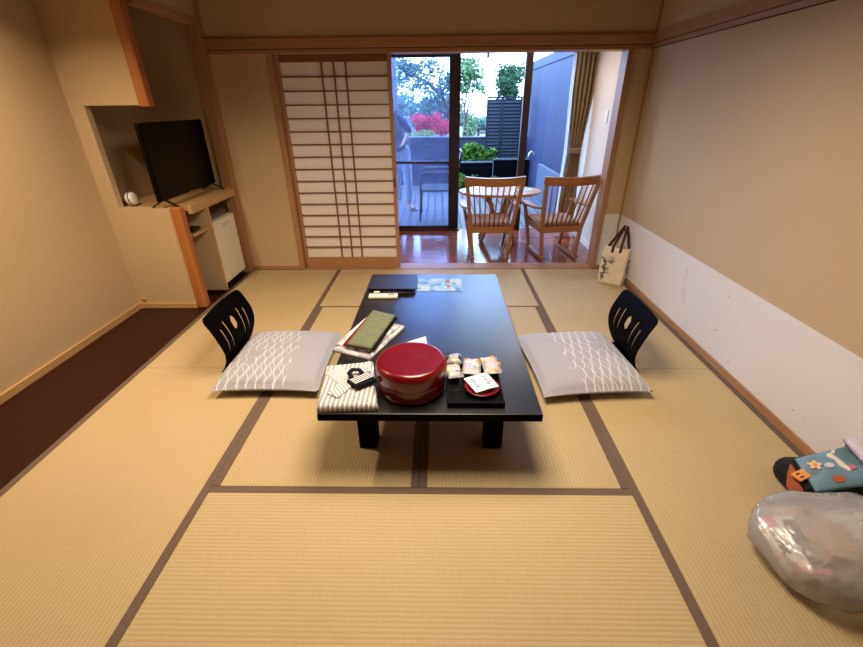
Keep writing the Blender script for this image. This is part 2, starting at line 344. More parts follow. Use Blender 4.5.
# trims
o=MB().box(-1.87,X1,3.955,4.09,1.862,1.932,0,.004).build('trim_1',M['wx']); struct(o,'long cedar beam across the end wall above the shoji','beam')
o=MB().box(-1.87,X1,3.972,4.13,1.828,1.857,0,.003).build('trim_2',M['wx']); struct(o,'thin cedar head track below the long beam','head track')
o=MB().box(-1.87,X1,3.965,4.08,1.857,1.862).build('trim_3',M['groove']); struct(o,'dark joint between beam and head track','joint')
o=MB().box(-1.39,-1.347,3.962,4.12,-.02,1.828,0,.003).build('trim_4',M['wz']); struct(o,'cedar post left of the shoji panel','post')
o=MB().box(1.497,1.538,3.962,4.11,-.02,1.828,0,.003).build('trim_5',M['wz']); struct(o,'cedar post right of the opening','post')
o=MB().box(-1.962,-1.866,3.905,4.08,-.02,2.4,0,.004).build('trim_6',M['wz']); struct(o,'square cedar column between the TV niche and the end wall','column')
o=MB().box(1.688,X1,-1.6,3.984,1.838,1.866).build('trim_7',M['wy']); struct(o,'cedar picture rail along the right wall','rail')
o=MB().box(1.684,X1,-1.6,3.984,1.872,1.938).build('trim_8',M['wy']); struct(o,'cedar beam along the right wall above the picture rail','beam')
o=MB().box(1.694,X1,-1.6,3.984,1.866,1.872).box(1.695,X1,-1.6,3.984,1.832,1.838).build('trim_9',M['groove']); struct(o,'dark joints beside the picture rail','joint')
o=MB().box(1.686,X1,3.972,3.985,.0,1.83).box(1.686,X1,3.972,3.985,1.94,2.4).build('trim_10',M['wz']); struct(o,'thin dark corner strip at the right end wall','corner strip')
o=MB().box(-1.866,-1.39,3.968,3.985,0,.032).box(1.538,1.686,3.968,3.985,0,.032).build('baseboard_back',M['wx']); struct(o,'low cedar baseboard at the end wall','baseboard')
o=MB().box(1.688,X1,-1.6,3.984,-.02,.042,0,.002).build('baseboard_right',M['wy']); struct(o,'low cedar baseboard along the right wall','baseboard')
o=MB().box(X0,X0+.014,-1.6,3.08,-.004,.044,0,.002).build('baseboard_left',M['pale']); struct(o,'pale wood baseboard along the left wall','baseboard')
o=MB().box(-1.39,1.538,3.962,4.13,-.03,.006,0,.002).build('trim_11',M['wx']); struct(o,'cedar sill track under the shoji opening','sill')

# tatami mats
def mat_(x0,x1,y0,y1,axis,bor,label):
    t=thing('tatami_mat',label,'tatami mat',((x0+x1)/2,(y0+y1)/2,-.03),0,'straw mats on the floor'); ox,oy=(x0+x1)/2,(y0+y1)/2
    g=.0012
    bx=MB().box(x0+g,x1-g,y0+g,y1-g,-.03,0,0,.003).build('straw_cover',M['t'+axis],t); bx.location=(-ox,-oy,.03)
    for b in bor:
        if b in 'LR':
            xs=(x0+g,x0+.035) if b=='L' else (x1-.035,x1-g); q=(xs[0],xs[1],y0+g,y1-g)
        else:
            w=.035 if b!='b' else .014
            ys=(y0+g,y0+w) if b in 'Nb' else (y1-.035,y1-g); q=(x0+g,x1-g,ys[0],ys[1])
        s=MB().box(*q,-.001,.0012).build('cloth_border',M['heri'],t); s.location=(-ox,-oy,.03)
mat_(-1.887,-.983,2.185,3.96,'y','LR','straw tatami mat in front of the TV niche, between dark floor board and low table')
mat_(-1.887,-.983,.36,2.185,'y','LR','straw tatami mat beside the bare stretch of dark floor board, nearest the viewer')
mat_(-.983,.805,.36,1.268,'x','NF','empty straw tatami mat laid crosswise in front of the low table')
mat_(-.983,-.089,1.268,3.08,'y','LR','straw tatami mat under the left half of the low table')
mat_(-.089,.805,1.268,3.08,'y','LR','straw tatami mat under the right half of the low table')
mat_(-.983,.805,3.08,3.96,'x','b','straw tatami mat laid crosswise against the sill of the opening')
mat_(.805,1.687,2.185,3.96,'y','LR','straw tatami mat that the cream tote bag stands on')
mat_(.805,1.687,.36,2.185,'y','LR','straw tatami mat that the plastic bag and backpack lie on')

# ------------------------------------------------------------------ TV niche
m=MB().box(X0,-2.345,3.08,3.13,-.03,2.4).box(-2.345,-1.97,3.08,3.13,1.468,2.4).box(-2.345,-1.97,3.08,3.13,-.03,.80)
o=m.build('wall_niche',M['plaster']); struct(o,'stepped plaster partition in front of the TV niche','partition wall')
o=MB().box(-1.972,-1.903,3.07,3.135,1.458,2.4,0,.008).build('trim_12',M['orange']); struct(o,'orange wooden hanging post above the TV','post')
o=MB().box(-1.972,-1.893,3.062,3.135,-.003,.808,0,.016).build('trim_13',M['orange']); struct(o,'orange wooden lower post at the end of the TV counter','post')
o=MB().box(-1.93,-1.868,3.15,3.905,2.016,2.055,0,.003).build('trim_14',M['wy']); struct(o,'cedar crossbar above the TV niche','beam')
o=MB().box(-1.93,-1.88,3.15,3.905,2.055,2.4).build('wall_upper',M['plaster']); struct(o,'plaster strip above the TV niche crossbar','wall')
o=MB().box(-2.40,-1.975,3.066,3.08,-.003,.04,0,.002).box(X0+.014,-2.40,3.066,3.08,-.003,.04).build('baseboard_niche',M['pale']); struct(o,'pale baseboard of the niche partition','baseboard')
t=thing('tv_cabinet','built-in wooden counter with open shelves under the television','cabinet',(-2.1,3.5,0))
def part(mb,name,mats,par,at): 
    o=mb.build(name,mats,par); o.location=(-at[0],-at[1],-at[2]); return o
A=(-2.1,3.5,0)
part(MB().box(X0,-1.89,3.13,YB,.765,.797),'countertop',M['pale'],t,A)
part(MB().box(-1.897,-1.862,3.158,3.904,.738,.799,0,.003),'front_lip',M['pale'],t,A)
part(MB().box(-2.06,-2.052,3.14,3.97,.797,.799),'groove',M['groove'],t,A)
part(MB().box(-2.42,-1.876,3.392,3.416,.02,.765),'divider',M['plaster'],t,A)
part(MB().box(-1.878,-1.872,3.390,3.418,.02,.738),'divider_edge',M['pale'],t,A)
part(MB().box(-2.42,-1.895,3.155,3.392,.562,.584),'shelf',M['pale'],t,A)
tag(MB().box(-1.99,-1.915,3.2,3.31,.5845,.612,0,.006).build('remote_box',M['blackpl']),'small black box on the open shelf beside the mini fridge','box')
t=thing('mini_fridge','small white fridge under the television counter','fridge',(-2.1,3.64,0)); A=(-2.1,3.64,0)
part(MB().box(-2.34,-1.925,3.432,3.848,.055,.60,0,.006),'body',M['fridge'],t,A)
d=part(MB().box(-1.922,-1.888,3.432,3.848,.058,.598,0,.008),'door',M['fridge'],t,A)
part(MB().box(-1.888,-1.8865,3.60,3.74,.545,.549).box(-1.888,-1.8865,3.60,3.69,.53,.533),'door_marking',M['grey'],d,(0,0,0))
part(MB().box(-2.34,-1.925,3.432,3.848,.6,.603).box(-2.3,-1.95,3.47,3.8,.603,.606),'top_rim',M['grey'],t,A)
for sx in (-2.3,-1.96):
    for sy in (3.46,3.82): part(MB().lathe([(.018,-.003),(.018,.056)],(sx,sy,0),12),'foot',M['blackpl'],t,A)
# television
t=thing('television','flat black television on two small feet in the wall niche','television',(-1.99,3.47,.799)); t.rotation_euler=(0,0,math.radians(1))
part(MB().box(-.045,-.012,-.43,.43,.05,.565,0,.006),'case',M['screen'],t,(0,0,0))
part(MB().box(-.012,-.0095,-.422,.422,.062,.557),'screen',M['screen'],t,(0,0,0))
part(MB().box(-.0097,-.008,-.02,.02,.055,.061),'marking',M['grey'],t,(0,0,0))
for sy in (-.37,.37):
    part(MB().bar([(.075,sy*1.03,.006),(.0,sy,.045),(-.03,sy,.06)],.016,.01).bar([(-.115,sy*1.03,.006),(-.05,sy,.045),(-.03,sy,.06)],.016,.01),'foot',M['blackpl'],t,(0,0,0))
t=thing('round_speaker','small white rounded device with a black band on the counter beside the television','speaker',(-2.305,3.18,.797))
Mx=Matrix.Translation((0,0,.052))@Matrix.Rotation(math.radians(92),4,'Z')@Matrix.Rotation(math.radians(80),4,'X')@Matrix.Scale(.82,4)
part(MB().lathe([(.02,-.036),(.045,-.033),(.058,-.02),(.062,0),(.058,.02),(.045,.033),(.02,.036)],seg=32,M=Mx),'shell',M['whitepl'],t,(0,0,0))
part(MB().lathe([(.0605,.004),(.0632,.006),(.0632,.012),(.0605,.014)],seg=32,M=Mx),'band',M['blackpl'],t,(0,0,0))
tag(MB().lathe([(.016,0),(.018,.003),(.017,.007),(.008,.009)],seg=20,M=Matrix.Translation((-2.402,3.08,.075))@Matrix.Rotation(PI/2,4,'X')).build('wall_cap',M['pale']),'small round cap on the niche partition just above the baseboard','wall cap')

# ------------------------------------------------------------------ shoji
t=thing('shoji_panel','sliding shoji panel of white paper squares in a brown lattice','shoji',(-.87,4.03,.006))
A=(-.87,4.03,.006); xl,xr,zb,zt=-1.345,-.393,.006,1.826; il,ir,ib,it=-1.316,-.427,.108,1.772; y0,y1=4.012,4.044
part(MB().box(xl,il,y0,y1,zb,zt,0,.002),'stile',M['wz'],t,A); part(MB().box(ir,xr,y0,y1,zb,zt,0,.002),'stile',M['wz'],t,A)
part(MB().box(il,ir,y0,y1,it,zt),'top_rail',M['redx'],t,A); part(MB().box(il,ir,y0,y1,zb,ib),'bottom_rail',M['wx'],t,A)  # top rail takes the darker wood: shade below the head track, painted in
m=MB()
for k in range(1,16):
    z=ib+(it-ib)*k/16; m.box(il,ir,y0+.004,y0+.02,z-.0055,z+.0055)
for x in (-.972,-.870,-.772): m.box(x-.006,x+.006,y0+.003,y0+.019,ib,it)
part(m,'lattice',M['redx'],t,A)
part(MB().box(il,ir,y0+.0205,y0+.0215,ib,it),'paper',M['shojip'],t,A)
part(MB().box(xr-.024,xr-.01,y0-.001,y0+.002,.78,.86),'finger_pull',M['groove'],t,A)

# ------------------------------------------------------------------ veranda room
EY=5.46
o=MB().box(-2.0,1.68,4.13,EY+.03,-.06,-.002).build('floor_veranda',M['efloor']); struct(o,'polished red-brown board floor of the veranda','floor')
o=MB().box(1.68,1.78,4.085,EY+.12,-.06,2.3).build('wall_veranda_right',M['white_wall']); struct(o,'pale plaster side wall of the veranda with a light switch','wall')
o=MB().box(-2.1,-2.0,4.085,EY+.12,-.06,2.3).build('wall_veranda_left',M['white_wall']); struct(o,'pale plaster wall at the left end of the veranda','wall')
o=MB().box(-2.1,1.755,4.085,EY+.12,2.2,2.3).build('ceiling_veranda',M['white_wall']); struct(o,'pale ceiling of the veranda','ceiling')
o=MB().box(-2.0,1.68,EY-.02,EY+.1,2.02,2.2).build('wall_veranda_front',M['white_wall']); struct(o,'strip of wall above the veranda window','wall')
o=MB().box(1.67,1.68,4.11,EY-.05,-.002,.05).build('baseboard_veranda',M['whitepl']); struct(o,'white baseboard of the veranda side wall','baseboard')
o=MB().box(1.60,1.68,EY-.05,EY+.11,-.06,2.02).build('wall_veranda_jamb',M['white_wall']); struct(o,'narrow wall beside the veranda window behind the curtain','wall')
t=thing('window_1','dark bronze window frame between veranda and deck','window',(0,EY,0)); t['kind']='structure'; A=(0,EY,0)
part(MB().box(-2.0,1.60,EY-.04,EY+.08,1.96,2.02),'frame',M['frame'],t,A)
part(MB().box(-2.0,.26,EY-.05,EY+.08,-.002,.012),'sill_track',M['frame'],t,A)
part(MB().box(.955,1.035,EY-.03,EY+.03,-.002,1.96),'stile',M['frame'],t,A)
t=thing('door_1','closed sliding glass door leaf with dark bronze frame','sliding door',(-.37,EY,0)); t['kind']='structure'; A=(-.37,EY,0)
part(MB().box(.112,.185,EY-.045,EY-.01,.012,1.96),'stile',M['frame'],t,A); part(MB().box(-1.0,-.93,EY-.045,EY-.01,.012,1.96),'stile',M['frame'],t,A)
part(MB().box(-.93,.112,EY-.045,EY-.01,.012,.062),'bottom_rail',M['frame'],t,A); part(MB().box(-.93,.112,EY-.045,EY-.01,.818,.846),'middle_rail',M['frame'],t,A); part(MB().box(-.93,.112,EY-.045,EY-.01,1.92,1.96),'top_rail',M['frame'],t,A)
part(MB().box(-.93,.112,EY-.030,EY-.026,.062,.818),'pane',M['glass'],t,A); part(MB().box(-.93,.112,EY-.030,EY-.026,.846,1.92),'pane',M['glass'],t,A)
t=thing('door_2','second sliding glass leaf parked behind the closed leaf','sliding door',(-.3,EY+.03,0)); t['kind']='structure'; A=(-.3,EY+.03,0)
part(MB().box(.165,.24,EY+.0,EY+.035,.012,1.96),'stile',M['frame'],t,A); part(MB().box(-.9,-.83,EY+.0,EY+.035,.012,1.96),'stile',M['frame'],t,A)
part(MB().box(-.83,.165,EY+.0,EY+.035,.012,.055),'bottom_rail',M['frame'],t,A); part(MB().box(-.83,.165,EY+.0,EY+.035,1.92,1.96),'top_rail',M['frame'],t,A)
part(MB().box(-.83,.165,EY+.015,EY+.019,.055,1.92),'pane',M['glass'],t,A)

def drape(xc,wd,z0,z1,nf,amp,y,nz=40,ns=80,th=.006,dy=None):
    vs=[]; 
    for s_ in (0,1):
        for j in range(nz+1):
            z=z0+(z1-z0)*j/nz
            for i in range(ns+1):
                s=i/ns; w=wd(z); a=amp*min(1.3,max(.45,w/.24))
                vs.append((xc(z)+w*(s-.5), y+a*math.sin(2*PI*nf*s+.5*math.sin(z*3))+s_*th, z))
    N=(nz+1)*(ns+1); fs=[]
    for j in range(nz):
        for i in range(ns):
            a=j*(ns+1)+i; fs.append((a,a+1,a+ns+2,a+ns+1)); fs.append((N+a,N+a+ns+1,N+a+ns+2,N+a+1))
    for j in range(nz):
        a=j*(ns+1); fs.append((a,a+ns+1,N+a+ns+1,N+a)); b=a+ns; fs.append((b,N+b,N+b+ns+1,b+ns+1))
    for i in range(ns):
        fs.append((i,N+i,N+i+1,i+1)); b=nz*(ns+1)+i; fs.append((b,b+1,N+b+1,N+b))
    return MB().add(vs,fs,0,True)
def cw(z):
    d=z-.97
    return .13+.10*min(1,abs(d)/.6)**.8 if d>0 else .13+.07*min(1,abs(d)/.6)
t=thing('curtain','brown pleated curtain tied back at the right side of the window','curtain',(1.55,5.32,0)); A=(1.55,5.32,0)
part(drape(lambda z:1.555+.006*min(1,abs(z-.97)/.5)*(1 if z>.97 else 0),cw,.03,1.955,5,.022,5.23),'curtain_cloth',M['curt'],t,A)
part(MB().lathe([(.068,0),(.072,.01),(.072,.05),(.068,.06)],(0,0,0),24,M=Matrix.Translation((1.555,5.233,.94))@Matrix.Diagonal((1,.6,1,1))),'tieback',M['curt'],t,A)
tag(drape(lambda z:1.478-.02*min(1,abs(z-.97)/.6)*(1 if z>.97 else .8),lambda z:.035,.03,1.955,3,.008,5.33,40,24,.002).build('lace_curtain',M['lace']),'narrow white lace curtain gathered behind the brown curtain','lace curtain')
t=thing('light_switch','small white light switch plate on the veranda side wall','light switch',(1.68,4.72,1.33)); 
part(MB().box(-.008,0,-.035,.035,-.058,.058,0,.003),'plate',M['whitepl'],t,(0,0,0)); part(MB().box(-.011,-.007,-.02,.02,-.03,.03,0,.002),'rocker',M['fridge'],t,(0,0,0))

# rocking chairs
def make_chair(label,loc,rz):
    t=thing('rocking_chair',label,'rocking chair',loc,rz,'spindle-back chairs by the window')
    def rk(y): return .028+.09*y*y/.25*.25
    def rear(s,z):  # rear post centreline
        if z<.32: k=(z-.03)/.29; return Vector((s*(.18+.028*k),-.205+.005*k,z))
        k=(z-.32)/.5; return Vector((s*(.206+.058*k),-.20-.11*k-.02*k*k,z))
    for s in (-1,1):
        part(MB().bar([(s*.18,-.26+.52*k/8,rk(-.26+.52*k/8)) for k in range(9)],.036,.03),'rocker',M['rock'],t,(0,0,0))
        part(MB().bar([rear(s,z) for z in (.04,.12,.2,.32,.42,.52,.62,.72,.79)],.036,.03,0,(0,1,0)),'rear_post',M['rock'],t,(0,0,0))
        part(MB().bar([(s*.183,.2,.04),(s*.205,.195,.2),(s*.235,.19,.36),(s*.268,.18,.505)],[.03,.034,.036,.03],[.03,.034,.034,.03],0,(0,1,0)),'front_leg',M['rock'],t,(0,0,0))
        part(MB().bar([(s*.25,-.235,.545),(s*.272,-.12,.535),(s*.28,.05,.528),(s*.276,.2,.533),(s*.272,.235,.528)],[.04,.05,.066,.07,.05],.02),'armrest',M['rock'],t,(0,0,0))
        part(MB().bar([(s*.206,-.19,.31),(s*.222,.18,.325)],.024,.05),'side_rail',M['rock'],t,(0,0,0))
    def tr(u): return (u*.282,-.318-.035*(1-u*u),.805+.012*u*u)
    part(MB().bar([tr(-1+k/6) for k in range(13)],.024,.078,0,(0,-.18,1)),'top_rail',M['rockx'],t,(0,0,0))
    part(MB().box(-.208,.208,-.215,-.188,.287,.345,0,.004),'rear_rail',M['rockx'],t,(0,0,0))
    part(MB().box(-.222,.222,.17,.196,.295,.345,0,.004),'front_rail',M['rockx'],t,(0,0,0))
    for k in range(8):
        u=-1+2*(k+1)/9
        a=Vector((u*.2,-.2,.345)); e=Vector(tr(u*.93))+Vector((0,.005,-.03)); mid=(a+e)/2+Vector((0,-.012,0))
        part(MB().tube([a,mid,e],[.0075,.0085,.0065],8),'spindle',M['rock'],t,(0,0,0))
    part(MB().slab([(-.205,-.18,.335),(.205,-.18,.335),(.226,.2,.345),(-.226,.2,.345)],.052,14,.04,.003,10),'seat_cushion',M['seatc'],t,(0,0,0))
    return t
c1=make_chair('wooden spindle-back rocking chair standing square to the room, in front of the oval table',(.525,4.45,-.002),math.radians(0))
c2=copy_tree(c1); c2.location=(1.21,4.462,-.002); c2.rotation_euler=(0,0,math.radians(9)); c2['label']='wooden spindle-back rocking chair turned slightly left, nearer the pale side wall and curtain'

# veranda table
t=thing('oval_table','low oval wooden table with bent legs by the window','table',(.69,4.97,-.002))
poly=[(.462*math.copysign(abs(math.cos(a))**.9,math.cos(a)),.30*math.copysign(abs(math.sin(a))**.9,math.sin(a))) for a in [2*PI*k/48 for k in range(48)]]
part(MB().prism(poly,.56,.582).prism([(x*.97,y*.96) for x,y in poly],.552,.56),'tabletop',M['ttop'],t,(0,0,0))
for a in (.9,2.3,3.9,5.4):
    c,s=math.cos(a),math.sin(a)
    part(MB().bar([(c*.30,s*.2,.004),(c*.2,s*.14,.16),(c*.09,s*.07,.30),(c*.14,s*.10,.44),(c*.26,s*.17,.556)],[.03,.036,.044,.036,.03],[.028,.034,.04,.034,.028],0,(-s,c,0)),'leg',M['rock'],t,(0,0,0))
part(MB().lathe([(.02,.26),(.05,.27),(.05,.33),(.02,.34)],seg=20),'hub',M['rock'],t,(0,0,0))
t=tag(MB().box(-.09,.09,-.06,.06,0,.003).build('table_leaflet',M['leaflet'],None,(.98,4.97,.58)),'pale blue leaflet lying on the right end of the oval table','leaflet'); t.rotation_euler=(0,0,.3)

# ------------------------------------------------------------------ low table
TZ=.335
t=thing('low_table','long low black lacquered table in the middle of the mats','table',(-.04,2.13,0)); A=(-.04,2.13,0)
part(MB().box(-.501,.418,1.344,2.928,TZ-.004,TZ,0,.0015).box(-.503,.42,1.342,2.93,TZ-.037,TZ-.002,1,.003),'tabletop',[M['lacq'],M['blackwood']],t,A)
part(MB().box(-.36,.27,1.56,2.72,TZ-.085,TZ-.037),'apron',M['blackwood'],t,A)
for x in (-.338,.251):
    for y in (1.54,2.73):
        part(MB().prism([(x-.042,y-.042),(x+.042,y-.042),(x+.042,y+.042),(x-.042,y+.042)],.0012,TZ-.037),'leg',M['blackwood'],t,A)
# cushions + legless chairs
def pillow(hw,hl,t,n=36):
    vs=[];fs=[]
    def P(i,j,s):
        u=-1+2*i/n; v=-1+2*j/n
        k=(max(0,1-abs(u)**3.2)*max(0,1-abs(v)**3.2))**.42
        x=u*hw*(1-.035*(1-v*v)); y=v*hl*(1-.035*(1-u*u))
        w=.004*noise.noise(Vector((x*9,y*9,s*2)))*k
        mid=t*.42-.012*(abs(u)*abs(v))**3
        return (x,y,(mid+k*t*.58+w) if s else max(.0005,mid-k*t*.45))
    N=n+1
    for s in (1,0):
        for j in range(N):
            for i in range(N): vs.append(P(i,j,s))
    for j in range(n):
        for i in range(n):
            a=j*N+i; fs.append((a,a+1,a+N+1,a+N)); fs.append((N*N+a,N*N+a+N,N*N+a+N+1,N*N+a+1))
    for i in range(n):
        fs.append((i,N*N+i,N*N+i+1,i+1)); b=n*N+i; fs.append((b,b+1,N*N+b+1,N*N+b)); c=i*N; fs.append((c,c+N,N*N+c+N,N*N+c)); d=i*N+n; fs.append((d,N*N+d,N*N+d+N,d+N))
    return MB().add(vs,fs,0,True)
def zaisu_back():
    cu=bpy.data.curves.new('o','CURVE'); cu.dimensions='2D'; cu.fill_mode='BOTH'; cu.extrude=.0042
    def rnd(pts,r=6):
        # corner-rounded polygon; pts (x,y,radius)
        out=[]; n=len(pts)
        for i in range(n):
            p=Vector(pts[i][:2]); a=Vector(pts[i-1][:2]); b=Vector(pts[(i+1)%n][:2]); R=pts[i][2]
            if R==0: out.append(p); continue
            A_=p+(a-p).normalized()*R; B_=p+(b-p).normalized()*R
            for k in range(r+1):
                s=k/r; out.append(A_*(1-s)**2+p*2*s*(1-s)+B_*s*s)
        return out
    def spl(pts):
        sp=cu.splines.new('POLY'); sp.points.add(len(pts)-1); sp.use_cyclic_u=True
        for q,p in zip(sp.points,pts): q.co=(p.x,p.y,0,1)
    spl(rnd([(-.185,0,0),(.185,0,0),(.195,.1,.05),(.238,.24,.06),(.236,.415,.036),(0,.428,.2),(-.236,.415,.036),(-.238,.24,.06),(-.195,.1,.05)]))
    for s in (-1,1):
        for x in (.082,.142):
            spl(rnd([(s*x-.0095,.125,.004),(s*x+.0095,.125,.004),(s*(x+.012)+.0095,.335-.025*(x>.1),.004),(s*(x+.012)-.0095,.335-.025*(x>.1),.004)],3))
    spl(rnd([(0,.225,.008),(.028,.25,.008),(.028,.30,.008),(0,.33,.008),(-.028,.30,.008),(-.028,.25,.008)],3))
    ob=bpy.data.objects.new('o',cu); C.objects.link(ob); dg=bpy.context.evaluated_depsgraph_get(); me=bpy.data.meshes.new_from_object(ob.evaluated_get(dg))
    bpy.data.objects.remove(ob); bpy.data.curves.remove(cu)
    bm=bmesh.new(); bm.from_mesh(me); bmesh.ops.remove_doubles(bm,verts=bm.verts,dist=1e-5)
    for k in range(1,28):
        bmesh.ops.bisect_plane(bm,geom=bm.verts[:]+bm.edges[:]+bm.faces[:],plane_co=(0,k*.0148,0),plane_no=(0,1,0),dist=1e-6)
    for k in range(-5,6):
        bmesh.ops.bisect_plane(bm,geom=bm.verts[:]+bm.edges[:]+bm.faces[:],plane_co=(k*.04+.001,0,0),plane_no=(1,0,0),dist=1e-6)
    pr=[(-.05,.03),(0,0),(.06,-.032),(.12,-.052),(.19,-.060),(.26,-.050),(.34,-.022),(.42,.016),(.5,.06)]
    def bend(h):
        for q in range(1,len(pr)-2):
            (a,x),(b,y)=pr[q],pr[q+1]
            if a<=h<=b+1e-6:
                k=(h-a)/(b-a); m0=(y-pr[q-1][1])/(b-pr[q-1][0])*(b-a); m1=(pr[q+2][1]-x)/(pr[q+2][0]-a)*(b-a)
                return (2*k**3-3*k*k+1)*x+(k**3-2*k*k+k)*m0+(3*k*k-2*k**3)*y+(k**3-k*k)*m1
        return pr[-2][1]
    for v in bm.verts:
        w,h,d=v.co; v.co=Vector((bend(h)+d-.006*(w/.23)**2*min(1,h/.15)+.008,w,h*.925+.0015))
    bmesh.ops.recalc_face_normals(bm,faces=bm.faces)
    bm.to_mesh(me); bm.free(); me.materials.clear(); me.materials.append(M['blackwood']); me.name='backrest'
    return me
zb=zaisu_back()
def zaisu(x,y,rz,label):
    # local +x points away from the table
    t=thing('legless_chair',label,'floor chair',(x,y,.0013),rz,'black legless chairs beside the low table')
    o=bpy.data.objects.new('backrest',zb); C.objects.link(o); o.parent=t
    m=MB(); m.prism([(-.42,-.20),(-.40,-.215),(0,-.19),(.012,-.18),(.012,.18),(0,.19),(-.40,.215),(-.42,.20)],0,.011)
    part(m,'seat_board',M['blackwood'],t,(0,0,0)); return t
zaisu(-1.322,2.31,PI,'black legless floor chair with slotted backrest at the left side of the low table')
zaisu(1.188,2.30,0,'black legless floor chair with slotted backrest at the right side of the low table')
pm=pillow(.302,.328,.118)
p1=pm.build('floor_cushion',M['cush'],None,(-.972,2.198,.0135)); p1.rotation_euler=(0,0,PI); tag(p1,'grey floor cushion with white wave lines, left of the low table','cushion','grey floor cushions')
p2=p1.copy(); C.objects.link(p2); p2.location=(.835,2.178,.0135); p2.rotation_euler=(0,0,math.radians(5)); p2['label']='grey floor cushion with white wave lines, right of the low table'

# ------------------------------------------------------------------ things on the low table
e=.0006; T=TZ+e
# folded striped robe
t=thing('striped_yukata','folded white yukata robe with brown dashes at the near left corner of the table','robe',(-.4,1.53,T)); A=(-.4,1.53,T)
part(MB().slab([(-.502,1.35,T),(-.252,1.362,T),(-.318,1.70,T),(-.535,1.66,T)],.032,18,.014,.003,16,1),'robe_body',M['yuk'],t,A)
part(MB().slab([(-.52,1.58,T+.031),(-.468,1.66,T+.031),(-.398,1.55,T+.031),(-.43,1.49,T+.031)],.006,8,.01,.001,20,2),'left_collar',M['yuk2'],t,A)
part(MB().slab([(-.475,1.43,T+.033),(-.425,1.40,T+.033),(-.31,1.60,T+.033),(-.335,1.69,T+.033)],.008,8,.012,.001,20,3),'right_collar',M['yuk3'],t,A)
t=thing('striped_obi','folded navy sash with white stripes lying on the striped robe','sash',(-.335,1.52,T+.043)); A=(-.335,1.52,T+.043); z=T+.0435
part(MB().slab([(-.405,1.50,z),(-.352,1.45,z),(-.275,1.505,z),(-.318,1.575,z)],.016,10,.01,.002,20,4),'folded_band',M['obi'],t,A)
m=MB()
dx=Vector((.0775,.065,0)); cr=Vector((.053,-.05,0))
for k in range(4):
    s=.20+.165*k; p=Vector((-.405,1.50,z+.0178))+cr*s+dx*.06; q=p+dx*.92; w=cr*.07
    m.add([p,p+w,q+w,q,p+Vector((0,0,.0012)),p+w+Vector((0,0,.0012)),q+w+Vector((0,0,.0012)),q+Vector((0,0,.0012))],[(0,3,2,1),(4,5,6,7),(0,1,5,4),(1,2,6,5),(2,3,7,6),(3,0,4,7)])
part(m,'stripes',M['obis'],t,A)
part(MB().bar([(-.385,1.52,z+.012),(-.402,1.545,z+.018),(-.392,1.572,z+.02),(-.362,1.572,z+.018),(-.345,1.555,z+.012)],.018,.008),'loop',M['obi'],t,A)
# second robe pile with green sash
t=thing('printed_yukata','folded white robe with soft grey print lying askew near the left table edge','robe',(-.37,1.95,T)); A=(-.37,1.95,T)
part(MB().slab([(-.548,1.83,T),(-.345,1.745,T),(-.196,2.085,T),(-.42,2.185,T)],.018,16,.012,.003,14,5),'lower_fold',M['print'],t,A)
part(MB().slab([(-.535,1.86,T+.019),(-.36,1.785,T+.019),(-.215,2.07,T+.019),(-.425,2.17,T+.019)],.014,16,.012,.003,14,6),'upper_fold',M['print'],t,A)
t=thing('green_sash','olive green sash with crimson lining folded on the printed robe','sash',(-.36,1.98,T+.036)); A=(-.36,1.98,T+.036); z=T+.0365
part(MB().slab([(-.49,1.83,z),(-.375,1.80,z),(-.30,2.16,z),(-.40,2.20,z)],.012,12,.008,.001,10,7),'lining',M['crimson'],t,A)
part(MB().slab([(-.35,1.785,z),(-.322,1.79,z),(-.24,2.13,z),(-.27,2.16,z)],.010,8,.008,.001,10,8),'dark_edge',M['darkcl'],t,A)
part(MB().slab([(-.462,1.812,z+.012),(-.338,1.768,z+.012),(-.252,2.13,z+.012),(-.388,2.205,z+.012)],.016,16,.02,.004,9,9),'band',M['green'],t,A)
# red lacquer box
t=thing('red_lacquer_box','large round red lacquer box with lid in the front middle of the table','lacquer box',(-.122,1.535,T)); 
part(MB().lathe([(.138,0),(.142,.004),(.146,.02),(.147,.085),(.145,.09)],seg=72),'body',M['red'],t,(0,0,0))
part(MB().lathe([(.150,.062),(.153,.065),(.154,.085),(.155,.118),(.152,.134),(.143,.145),(.133,.1485),(.128,.1478),(.06,.149),(.0,.1495)],seg=72),'lid',M['red'],t,(0,0,0))
tag(MB().slab([(-.27,1.67,T),(-.04,1.65,T),(-.075,1.99,T),(-.275,1.86,T)],.002,6,.004,.0003).build('paper_slip',M['paper']),'white paper sheet half hidden behind the red lacquer box','paper')
